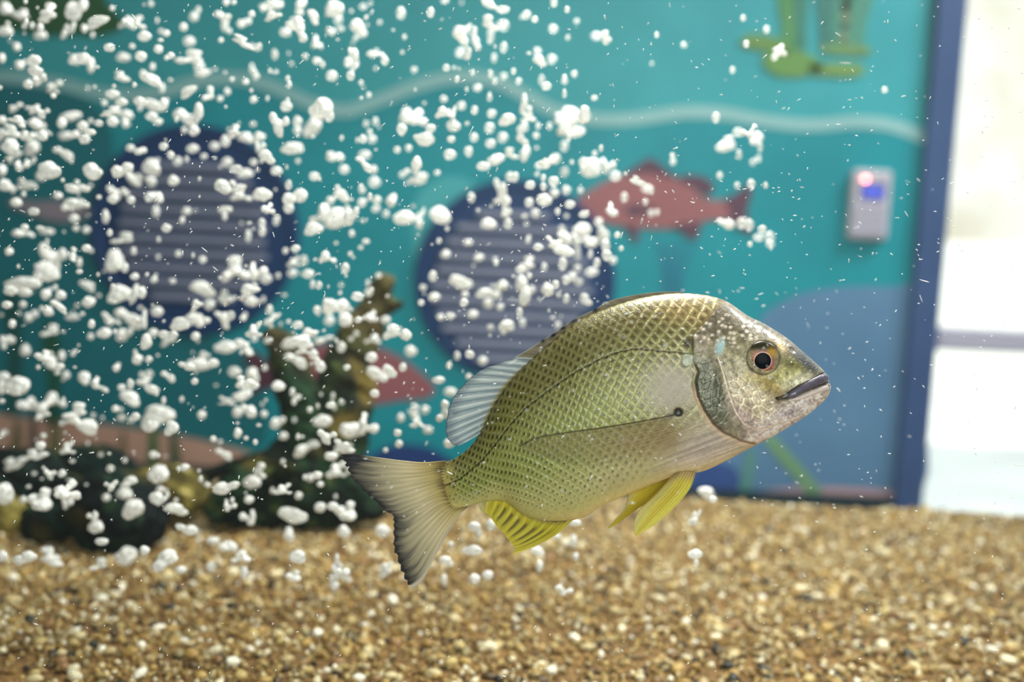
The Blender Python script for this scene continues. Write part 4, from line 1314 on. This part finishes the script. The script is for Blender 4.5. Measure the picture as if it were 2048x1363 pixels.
# ------------------------------------------------------------------ air bubbles
# measured on enlarged crops: origin, enlargement, then x y w h [tilt] of every bubble
B_RAW = [
((0, 0, 2.84), """30 45 70 80;110 80 110 60;260 70 110 110;440 60 130 120;560 125 140 70 20;385 170 60 130 -25;30 175 90 55;230 200 80 50;720 130 90 70;790 130 70 60;
820 205 75 55;1100 95 55 50;1265 95 100 60;1275 140 40 80;1385 130 85 55;1430 80 40 40;1540 30 140 60;1555 95 100 60;1710 20 60 80;1780 95 90 60 -40;1680 160 120 130;1620 185 70 50;
1720 220 50 40;1885 180 40 35;1900 50 110 100;1920 110 50 60;95 265 40 50;10 330 40 60;190 345 100 70;200 400 90 60;110 370 50 50;220 450 80 80;160 480 50 50;420 340 70 60;470 330 90 70 -35;
515 370 40 90 -25;700 325 75 50;800 320 65 55 -30;620 270 60 50;900 280 50 45;970 315 40 40;1075 235 65 55;1070 320 150 90;1130 375 60 60;1150 415 90 50;1390 240 150 60 -20;1460 270 50 35;
1560 310 35 65;1800 240 60 80;1800 345 50 40;1975 350 40 60;1885 430 65 60 -30;310 490 90 70;700 435 100 60;860 450 140 60 -20;920 500 30 60;1430 390 25 60;1395 465 40 35;1075 520 110 60 30;
1180 530 60 90;1290 520 35 40;1250 560 35 35;1440 565 40 40;1625 605 65 60;1820 620 140 130;1870 660 50 70;1775 720 90 140 -25;1590 710 110 140;1690 690 50 60;1690 740 40 50;1660 840 130 70;
1900 890 100 70 -30;1955 960 60 50;640 535 80 50;690 580 70 50;620 630 120 60;700 650 110 60;640 690 60 60;800 580 80 60;880 600 130 70;930 590 50 70;860 660 70 50;895 690 60 40 -40;
1060 670 150 100;1125 640 60 120;1100 740 60 60;1045 740 30 40;710 700 40 60;560 700 50 40;90 610 80 60;180 620 80 60;240 640 90 70;10 680 50 50;90 690 100 70;70 740 100 80;200 700 90 60 -20;
250 725 100 50 -25;20 770 80 80;160 770 90 60;180 840 90 90;60 830 100 90;90 870 70 60;50 900 40 30;240 770 60 60;400 660 120 60;350 700 50 60;470 715 60 60 -35;510 750 70 40 -30;370 770 80 50;
440 765 90 50;480 790 60 60;360 875 120 80;280 965 130 100;235 1000 60 60;130 940 90 70;10 965 50 70;30 1050 80 70;145 1045 110 65;435 1070 150 65 -15;530 975 110 100;690 965 130 90;
760 1010 120 80 -30;860 945 110 100;740 840 50 40;785 860 50 40;930 830 50 45;970 880 40 50;1010 915 50 50;1095 845 70 50;1220 830 60 45;1290 920 60 50;1320 745 80 80;1280 800 50 70;1390 780 90 60;
1475 780 70 60;1480 830 60 80;1515 890 90 80;1440 920 50 40;1340 960 80 50;1390 985 100 50;1265 1060 100 90;1340 1060 120 70;1370 1110 120 60;1490 1105 120 80;1520 1180 80 70;1570 1250 40 60 -15;
1570 970 70 50;860 1030 50 60;985 1025 60 60;665 1095 110 80;640 1130 70 50;745 1135 45 45;850 1120 60 60;895 1120 60 70;885 1200 40 70;1060 1200 50 45;1280 1190 90 40;330 1110 50 40;400 1150 80 50;
440 1160 100 60;190 1200 70 50;420 1240 60 50;370 1180 40 40;90 1150 70 50;600 1230 40 80;1640 1130 80 70;1700 1110 90 80;1640 1180 60 60;1640 1050 40 60;1785 1000 60 50"""),
((650, 0, 2.84), """190 160 90 90;430 75 50 70 -30;600 70 45 60 -20;680 5 50 30;930 20 110 50 -30;1010 55 80 40 -15;770 200 90 100;800 165 70 60;860 220 50 140;940 130 90 80;940 200 40 100;1010 145 70 60;
810 290 45 110;770 300 60 50 -30;1015 270 40 60 -25;960 330 30 50;1145 85 50 45;1190 110 40 40;1300 15 40 50;1375 55 30 40;1430 120 30 30;1295 165 55 50;1205 295 40 50 -20;1220 345 80 60;1290 335 55 55;
1415 420 40 40;1545 205 70 45;1595 215 70 70 -35;1100 460 35 40;1230 455 35 60 -15;1255 490 60 50 -30;1360 460 35 40;1360 530 25 50;1530 555 40 30;690 385 40 40;750 450 30 40;940 420 30 50;965 460 30 40;
865 500 50 40;935 550 30 50;1070 405 30 40;160 310 60 90;150 360 80 50;290 310 110 50 -25;340 345 50 50 -40;145 430 50 60;40 180 40 40;460 660 80 90;510 660 140 100;435 735 60 70;560 790 120 80 -20;
600 730 60 50;680 640 110 70;720 650 50 110;730 715 80 60;775 600 50 50;850 625 40 50;945 645 55 50;1035 680 100 70;935 725 60 60;845 780 45 50;940 815 60 50 -30;1010 780 55 55;1140 590 70 120;
1155 660 90 60;1130 720 50 60;1120 770 70 110;1135 870 60 100;1060 870 80 60;970 905 100 70;900 945 80 50;1275 715 30 40;1210 715 30 40;1200 770 40 40;1410 690 190 170;1350 680 100 80;1470 650 70 110;
1420 750 120 60;1360 830 45 60;1385 780 30 50;815 860 50 60;710 880 70 60;715 790 50 40;265 790 50 50;410 850 40 40;475 840 40 40;225 880 75 55;220 935 120 60 -25;280 1035 70 60;520 930 60 90;
530 1000 110 100;210 1080 40 40;210 1150 50 50;295 1135 55 50;290 1185 50 40;380 1135 60 80 -30;95 1110 90 70;30 1140 50 50;60 1240 150 120;150 1230 90 110;450 1235 130 80;540 1235 50 130 -15;
-20 1220 130 130;-60 1300 110 80;655 1220 130 100 -20;830 1120 40 60 -25;1005 1090 100 160;1030 1200 60 80;1040 1270 50 60;930 1270 90 60;1050 1005 50 60;1080 1005 40 60;1165 1050 60 50;1240 1060 35 50;1300 1095 50 50 -20;
1300 1030 60 60;1240 1010 30 40;1270 920 110 80;1310 900 60 60;1360 975 50 60 -25;1220 940 60 40;1245 1135 90 70;1160 1150 50 60;1320 1200 30 40;1195 1210 50 50;1390 1160 60 45;1370 1080 50 50;
1450 1080 35 35;1470 1215 60 40;1555 1260 50 50;1625 1190 60 90 20;1700 1120 40 60 -30;1820 1145 30 40;1850 1210 30 40;1885 1205 30 35;1780 1030 100 50 -25;1830 1070 70 50 -30;1510 950 120 110;
1610 940 80 100;1650 1000 70 60 -35;1470 920 60 60"""),
((1300, 0, 2.726), """635 160 35 40;525 240 35 40;710 270 80 70;680 310 40 40;450 380 30 40;360 640 45 60 -20;535 720 80 80;580 755 80 80;480 720 60 50;430 760 60 50 30;410 795 110 60 10;485 840 30 50 -30;600 800 30 60;
560 885 30 35;590 865 30 35;380 955 35 40;550 1000 45 50;475 1010 30 35;630 1010 25 35;415 1220 90 60;500 1215 60 60;540 1225 50 70;610 1250 50 50;650 1290 60 60;590 1295 60 40;655 1330 50 40;545 1330 30 30;
10 1040 20 45;1280 490 35 35"""),
((820, 420, 4.655), """1440 250 160 110 -40;1600 180 170 130;1330 300 170 110 -30;1430 380 200 100;1590 270 200 120;1700 300 150 100;1800 220 110 130;1820 330 90 120;1830 420 90 110 -35;1890 470 70 70;
1560 400 60 130 -30;1420 500 80 130;1680 410 50 80;1195 345 100 70 -25;1070 500 180 150;1030 550 100 80;1110 610 60 60;1560 540 70 70;1690 575 140 80 10;1510 620 90 90;1450 650 80 90 -20;1570 670 80 70;
1740 490 70 90;1250 530 50 80;475 670 220 130;510 785 70 60;690 770 160 90;800 790 110 80;730 870 100 100;855 705 110 110 -20;1040 680 110 160;1070 800 110 200 -10;1020 950 60 100;1130 740 70 90;
1280 735 120 140;1355 690 70 80;1455 820 60 90;1625 820 80 100 -15;1660 860 80 60;210 615 80 100 -30;225 810 110 80;105 860 60 60;500 860 80 80;330 410 90 80;640 440 100 70;540 300 90 60;285 995 70 60;
375 985 90 70;585 970 100 80;840 900 70 60;120 720 60 60;1930 230 60 60;1965 355 50 50;800 490 50 60"""),
((860, 560, 3.407), """520 310 110 80;410 320 45 45;630 290 40 60;870 305 40 45;270 505 70 60 -30;185 515 40 60;360 550 65 60;265 655 45 40;130 580 40 50;60 680 90 50 10;140 760 90 60 -20;85 890 90 150;130 1110 80 60"""),
((0, 440, 2.84), """130 80 130 60 -25;265 65 90 40 10;490 55 40 40;310 220 150 180;260 290 140 120;130 360 230 80;60 400 90 60;140 410 80 50;260 420 60 60;330 490 120 40 -35;410 550 90 35 -35;420 195 65 75 -30;
450 240 30 60;490 160 50 45;490 370 100 50 -25;500 465 80 65;345 425 60 55;260 515 80 60;40 480 60 45;130 480 40 40;175 545 80 70;280 625 90 70;20 680 50 50;145 740 60 70;590 640 85 60;520 590 40 50;
515 660 35 40;690 100 120 70;760 175 30 50 -30;650 230 110 130;710 270 40 60;690 420 140 110;760 420 50 130 -15;730 560 160 120;810 560 50 120 -10;630 570 120 60 -25;710 650 100 80;805 410 50 70;
830 690 70 90;870 640 60 50;765 320 50 40;890 520 70 60;1015 190 35 40;1150 225 40 40;1410 90 30 70;1490 60 40 70 -15;945 45 60 50;1360 270 130 130;1470 290 110 110;1310 310 110 80;1510 330 70 60;
1150 390 140 90;1120 490 70 80;1190 480 60 60;1285 440 90 80 -20;1420 410 120 100;1430 460 100 60;1020 590 120 80;1100 560 120 70;1150 580 90 60;1260 560 110 90 -25;1310 540 50 60;1380 555 40 40;
1110 660 50 50;960 690 90 60;985 650 50 50;930 650 60 50;1580 315 30 35;1660 300 60 45;1665 235 80 60;1725 230 50 60;1680 160 60 40;1750 305 80 50;1775 365 30 50;1860 210 100 70;1960 275 50 70 -35;
1545 560 60 110 -35;1530 510 40 60;1440 620 100 90;1445 670 40 40;1690 595 70 45;1280 720 130 70;1360 700 60 60;1410 730 70 80;1130 820 150 70;1160 780 70 70;1060 830 100 50;1210 810 70 50;
1105 915 40 40;955 890 80 65;660 840 40 45;780 790 60 60;845 790 40 40;240 770 90 70;290 810 80 80;350 770 40 60;340 830 50 40;480 895 80 70 -30;570 940 120 60 -35;375 880 40 50;740 1010 130 80 -20;
810 910 90 60 -20;860 960 90 50 -20;740 930 40 60;655 1070 40 40;690 1120 50 45;770 1115 50 50;95 940 150 110;20 890 70 60;10 950 40 80;150 1040 120 80;310 1020 120 90;230 1060 120 100;420 1080 120 90;
400 1130 120 80;500 1170 120 90 -30;240 1115 90 50;910 1110 190 130;850 1170 100 70;980 1180 80 90;1145 1105 50 50;1290 1025 100 50;1375 995 110 70;1410 1085 90 80;1350 1090 60 60;1430 880 70 90;
1390 920 110 80;1330 860 70 60;1440 940 70 50;1580 940 80 60;1350 1210 45 60 -15;1500 1100 40 40;1580 1150 90 70;1270 1330 100 70;230 1280 60 50;210 1330 130 60;380 1290 90 80;1700 690 150 80;
1760 650 100 80;1840 680 120 50;1680 800 130 90;1640 700 80 60;1720 730 90 70;1820 830 60 70;1780 760 50 60;1800 800 40 50;1940 720 50 60;1900 490 150 130 -30;1960 560 80 90;1870 570 60 60;
1800 510 40 50;1830 1140 110 70;1860 1230 110 90;1740 1300 150 100;1610 1225 50 45;1880 1340 80 50;1760 1075 35 35;1880 1050 60 40;1970 1190 60 70;1950 1300 100 60;1660 975 30 50"""),
((400, 500, 2.478), """850 325 60 60;780 230 60 50;835 210 40 40;920 345 50 40;970 405 130 80;1020 420 60 60;855 440 80 50;850 530 60 50;1045 500 60 55;1005 580 40 45;940 600 80 60 -20;870 610 90 70;910 635 50 40;
865 710 50 40;1070 805 80 70 -30;1080 865 70 50 -30;1130 890 50 40;995 830 35 45;980 905 40 40;985 960 40 40;1115 790 40 40;920 990 25 25;835 870 110 110 -20;750 890 110 90 -30;715 970 110 70"""),
((0, 850, 2.56), """80 190 130 70 20;260 250 60 60;565 220 40 35;945 215 50 40;20 350 110 120;205 380 120 130;340 330 130 110;350 390 60 80;120 380 40 40;470 465 60 60;490 520 90 70;545 370 40 40;565 310 70 60;
660 290 80 60;640 350 90 60;810 250 120 100;680 430 120 110;810 375 90 70;900 430 120 70;820 330 40 40;955 535 120 60;520 595 70 40;10 670 50 60;150 670 80 60;100 690 80 50;270 670 130 100;500 710 80 60;
640 670 120 100;740 640 50 50;845 690 120 110;925 740 60 40;1080 725 50 60;1250 755 40 70 -10;1090 590 70 40;1170 620 100 60 -35;1240 680 90 80 -30;1480 560 60 80;1500 770 80 60;1525 670 90 70 -30;
1730 700 50 90;1720 750 70 90;1710 820 50 50;1770 780 60 60;1960 540 80 70;1975 740 60 80;1760 545 70 70;1180 410 70 60;1265 470 90 90;1160 320 140 70;1275 380 50 40;1290 290 100 70;1340 230 70 80 -30;
1445 325 100 60;1500 460 150 90;1640 420 60 50;1710 420 70 60;1770 440 110 110;1530 360 40 40;1590 270 40 40;1625 255 50 40;1720 225 110 90;1780 210 80 80"""),
((660, 860, 4.008), """60 1110 70 110;130 1140 70 70;460 1110 70 130 -15;1160 770 100 80;1190 820 50 80;1290 760 80 100;1140 960 170 90;920 1040 110 70 -30;960 1070 60 50;915 1200 50 110 -15;1160 1190 90 90;1265 1160 90 80;
970 915 50 50;1660 970 120 80;1680 1090 60 100 -20;1890 1280 120 90;1950 890 60 110 -10;1960 740 110 60;1970 1010 50 60;1830 1260 60 40"""),
((920, 820, 3.938), """1850 840 80 140 -15;1850 1130 120 80;1860 1200 40 60;1940 650 150 100 -20;1990 700 70 60;760 990 80 60"""),
]
bub = []
for (ox, oy, sc), txt in B_RAW:
    for e in txt.replace('\n', '').split(';'):
        n_ = [float(x) for x in e.split()]
        bub.append((ox + n_[0] / sc, oy + n_[1] / sc, n_[2] / sc * 1.0, n_[3] / sc * 1.0, n_[4] if len(n_) > 4 else 0.0))
bub.sort(key=lambda b: -b[2] * b[3])

m_bub, nt, b = material('air_bubble')
b.inputs['Base Color'].default_value = (0.95, 0.95, 0.92, 1)
b.inputs['Roughness'].default_value = 0.22
b.inputs['Specular IOR Level'].default_value = 0.6
tr = N(nt, 'ShaderNodeBsdfTranslucent'); tr.inputs['Color'].default_value = (0.97, 0.97, 0.93, 1)
tp = N(nt, 'ShaderNodeBsdfTransparent')
mx1 = N(nt, 'ShaderNodeMixShader'); mx1.inputs[0].default_value = 0.30
nt.links.new(b.outputs[0], mx1.inputs[1]); nt.links.new(tr.outputs[0], mx1.inputs[2])
tc = N(nt, 'ShaderNodeTexCoord'); no = N(nt, 'ShaderNodeTexNoise', Scale=1.6, Detail=2.0)
oi = N(nt, 'ShaderNodeObjectInfo')
va_ = N(nt, 'ShaderNodeVectorMath', operation='ADD')
nt.links.new(tc.outputs['Object'], va_.inputs[0]); nt.links.new(oi.outputs['Location'], va_.inputs[1])
nt.links.new(va_.outputs[0], no.inputs['Vector'])
mr = N(nt, 'ShaderNodeMapRange'); mr.inputs['From Min'].default_value = 0.48; mr.inputs['From Max'].default_value = 0.72
mr.inputs['To Min'].default_value = 0.04; mr.inputs['To Max'].default_value = 0.62
nt.links.new(no.outputs['Fac'], mr.inputs['Value'])
mx2 = N(nt, 'ShaderNodeMixShader')
nt.links.new(mr.outputs[0], mx2.inputs[0]); nt.links.new(mx1.outputs[0], mx2.inputs[1]); nt.links.new(tp.outputs[0], mx2.inputs[2])
nt.links.new(mx2.outputs[0], nt.nodes['Material Output'].inputs['Surface'])
M_bub = m_bub

v4, f4 = ico(5)
bub_me = []
for k in range(22):
    r_ = np.random.default_rng(100 + k)
    nl = int(r_.integers(3, 8)) if k % 5 else 2
    cs = r_.normal(size=(nl, 3)) * np.array([0.58, 0.35, 0.5]); rs = r_.uniform(0.28, 0.52, nl)
    cs[0] *= 0.2; rs[0] = 0.55
    fld = np.zeros(len(v4)); R = np.full(len(v4), 0.02)
    steps = np.linspace(1.7, 0.05, 100)
    done = np.zeros(len(v4), bool)
    for s_ in steps:
        p = v4 * s_
        fval = sum(np.exp(-(np.sum((p - c) ** 2, 1) / (r * r)) * 1.4) for c, r in zip(cs, rs))
        hit = (fval > 0.25) & ~done
        R[hit] = s_; done |= hit
    R = R * (1 + 0.5 * (noise3(v4, 2.4, k) - 0.5) + 0.2 * (noise3(v4, 6, k + 4) - 0.5))
    if k % 7 == 3:                       # cap-shaped, hollow beneath
        R = R * np.where(v4[:, 2] < -0.1, 1 - 0.5 * np.clip((-v4[:, 2] - 0.1), 0, 1), 1)
    P = v4 * R[:, None]
    P = P - 0.5 * (P.max(0) + P.min(0)); P = P / np.array([P[:, 0].max(), max(P[:, 1].max(), 0.6), P[:, 2].max()])
    # picture axes: x right, y up, z towards the viewer
    P = P[:, [0, 2, 1]]
    bub_me.append(mesh_np('air_bubble', P, f4, True))


def zone(x, y):
    wy = np.interp(x, wv[:, 0], wv[:, 1])
    if y > 1068:
        if x < 250: return 'over gravel at the left edge'
        if x < 520: return 'over gravel below dark rocks'
        if x < 780: return "over gravel left of fish's tail"
        if x < 1000: return 'over gravel below the tail fin'
        return "over gravel below the fish's belly"
    if 505 < x < 850 and 630 < y: return 'against the upper driftwood' if y < 820 else 'against the driftwood base'
    if x < 505 and y > 900: return 'against the left rocks' if x < 200 else 'against rocks beside driftwood'
    if math.hypot(x - 392, y - 462) < 212: return 'before the upper left vent' if y < 430 else 'before lower left vent'
    if x > 1095 and 330 < y < 560 and x < 1240 and not (y < 420): return 'between right vent and red fish'
    if math.hypot(x - 1030, y - 562) < 205: return 'before the right vent top' if y < 540 else 'before lower right vent'
    if 1125 < x < 1560 and 320 < y < 500: return 'around the painted red fish'
    if y < wy:
        if x < 260 and y < 95: return 'before the painted green plant'
        for lim, t in ((210, 'above the wave at far left'), (480, 'above the wave over left vent'), (720, 'above the wave near top middle'), (1000, 'above the wave left of centre')):
            if x < lim: return t
        return 'above the wave, right half'
    if x < 190:
        return 'left of left vent, under wave' if y < 420 else ('left of left vent, mural fish level' if y < 640 else 'at left edge above painted sand')
    if x < 420 and y > 600: return 'below the left vent'
    if x < 610 and y > 600: return 'between left vent and driftwood'
    if y < 300: return 'just below the wave, left' if x < 620 else ('just below the wave, middle' if x < 1000 else 'just below the wave, right')
    if x < 850: return 'between the two vents'
    if y > 640: return "beside the fish's dorsal fin"
    return 'above the right vent'


NUM = ['', 'second', 'third', 'fourth', 'fifth', 'sixth', 'seventh', 'eighth', 'ninth', 'tenth', 'eleventh', 'twelfth', 'thirteenth', 'fourteenth', 'fifteenth', 'sixteenth',
       'seventeenth', 'eighteenth', 'nineteenth', 'twentieth']
NB = 300
info = []
for x, y, w, h, a in bub[:NB]:
    ar = w * h
    size = 'large' if ar > 1500 else ('medium' if ar > 650 else 'small')
    shape = 'wide' if w > 1.5 * h else ('tall' if h > 1.4 * w else ('tilted' if abs(a) > 12 else 'lumpy'))
    info.append((zone(x, y), size, shape))
groups = {}
for k, key in enumerate(info):
    groups.setdefault(key, []).append(k)
labels = [None] * NB
for (z_, s_, sh), ids in groups.items():
    ids.sort(key=lambda k: bub[k][0])
    for r, k in enumerate(ids):
        base = '%s %s white air bubble %s' % (s_, sh, z_)
        if len(ids) == 1: labels[k] = base
        elif r == 0: labels[k] = base + ', leftmost such'
        elif r == len(ids) - 1: labels[k] = base + ', rightmost such'
        else: labels[k] = base + ', %s such from left' % NUM[r]


def bub_depth(x, y, w):
    lo, hi = 0.60, 0.82
    if y > 880: hi = 0.80 - 0.11 * min((y - 880) / 300.0, 1.0)
    hi = min(hi, 0.80)
    return lo + (hi - lo) * random.random()


for k in range(NB):
    x, y, w, h, a = bub[k]
    dpt = bub_depth(x, y, w)
    kk_ = dpt / F
    big = w * h > 900
    me = bub_me[(k * 5 + 1) % 22] if big else bub_me[(k * 7) % 22]
    o = link('air_bubble', me, M_bub)
    rz = Matrix.Rotation(math.radians(a), 3, 'Z')
    flip = -1 if random.random() < 0.5 else 1
    sx, sy = w / 2 * kk_, h / 2 * kk_
    sm = Matrix.Diagonal(Vector((sx, sy, min(sx, sy) * 0.9)))
    tiltm = Matrix.Rotation(math.pi if flip < 0 else 0.0, 3, 'Y')
    o.matrix_world = Matrix.Translation(at(x, y, dpt)) @ (CAMROT @ rz @ tiltm @ sm).to_4x4()
    tag(o, labels[k], 'bubble', 'white air bubbles rising behind the fish')

# the countless small ones: one object
sv, sf = ico(2)
PV, PF = [], []
small = [(x, y, w, h) for x, y, w, h, a in bub[NB:]]
for _ in range(520):
    x = random.random()
    if random.random() < 0.72: px = 760 * random.random()
    else: px = 700 + 850 * random.random()
    py = random.uniform(0, 1000) if px < 700 else random.uniform(0, 680)
    if px > 1150 and random.random() < 0.75: continue
    s_ = random.choice((5, 6, 7, 8, 9, 11))
    small.append((px, py, s_ * random.uniform(0.8, 1.5), s_ * random.uniform(0.8, 1.6)))
for n_, (x, y, w, h) in enumerate(small):
    dpt = bub_depth(x, y, w)
    c = at(x, y, dpt); kk_ = dpt / F
    M3 = np.array(CAMROT)
    loc = sv * (1 + 0.25 * (RNG.random((len(sv), 1)) - 0.5)) * np.array([w / 2 * kk_, h / 2 * kk_, min(w, h) / 2 * kk_])
    PV.append(loc @ M3.T + np.array(c)); PF.append(sf + n_ * len(sv))
o = link('fine_bubbles', mesh_np('fine_bubbles', np.concatenate(PV), np.concatenate(PF)), M_bub)
tag(o, 'haze of tiny white bubbles drifting among the larger ones', 'bubbles', kind='stuff')

# specks drifting in the water around the plane of the fish
m_sp, nt, b = material('speck_white')
b.inputs['Base Color'].default_value = (0.95, 0.96, 0.95, 1); b.inputs['Roughness'].default_value = 0.4
ov, of = ico(1)
PV, PF = [], []
for n_ in range(1900):
    dpt = random.choice((random.uniform(0.455, 0.53), random.uniform(0.40, 0.57)))
    px, py = random.uniform(-60, 2110), random.uniform(-40, 1400)
    if py > 1040 and random.random() < 0.6: py -= 700
    if 660 < px < 1690 and 560 < py < 1200 and dpt > 0.44: dpt = random.uniform(0.40, 0.465)   # in front of the fish, never inside it
    c = at(px, py, dpt)
    L = random.lognormvariate(math.log(2.6), 0.45); wd = random.uniform(0.7, 1.3)
    an = random.gauss(0.9, 0.7) if px < 1300 else random.gauss(-0.2, 0.7)
    kk_ = dpt / F
    R2 = np.array(CAMROT @ Matrix.Rotation(an, 3, 'Z'))
    loc = ov * np.array([L * kk_, wd * kk_, wd * kk_])
    PV.append(loc @ R2.T + np.array(c)); PF.append(of + n_ * len(ov))
o = link('floating_specks', mesh_np('floating_specks', np.concatenate(PV), np.concatenate(PF)), m_sp)
tag(o, 'tiny white specks floating through the water everywhere', 'specks', kind='stuff')
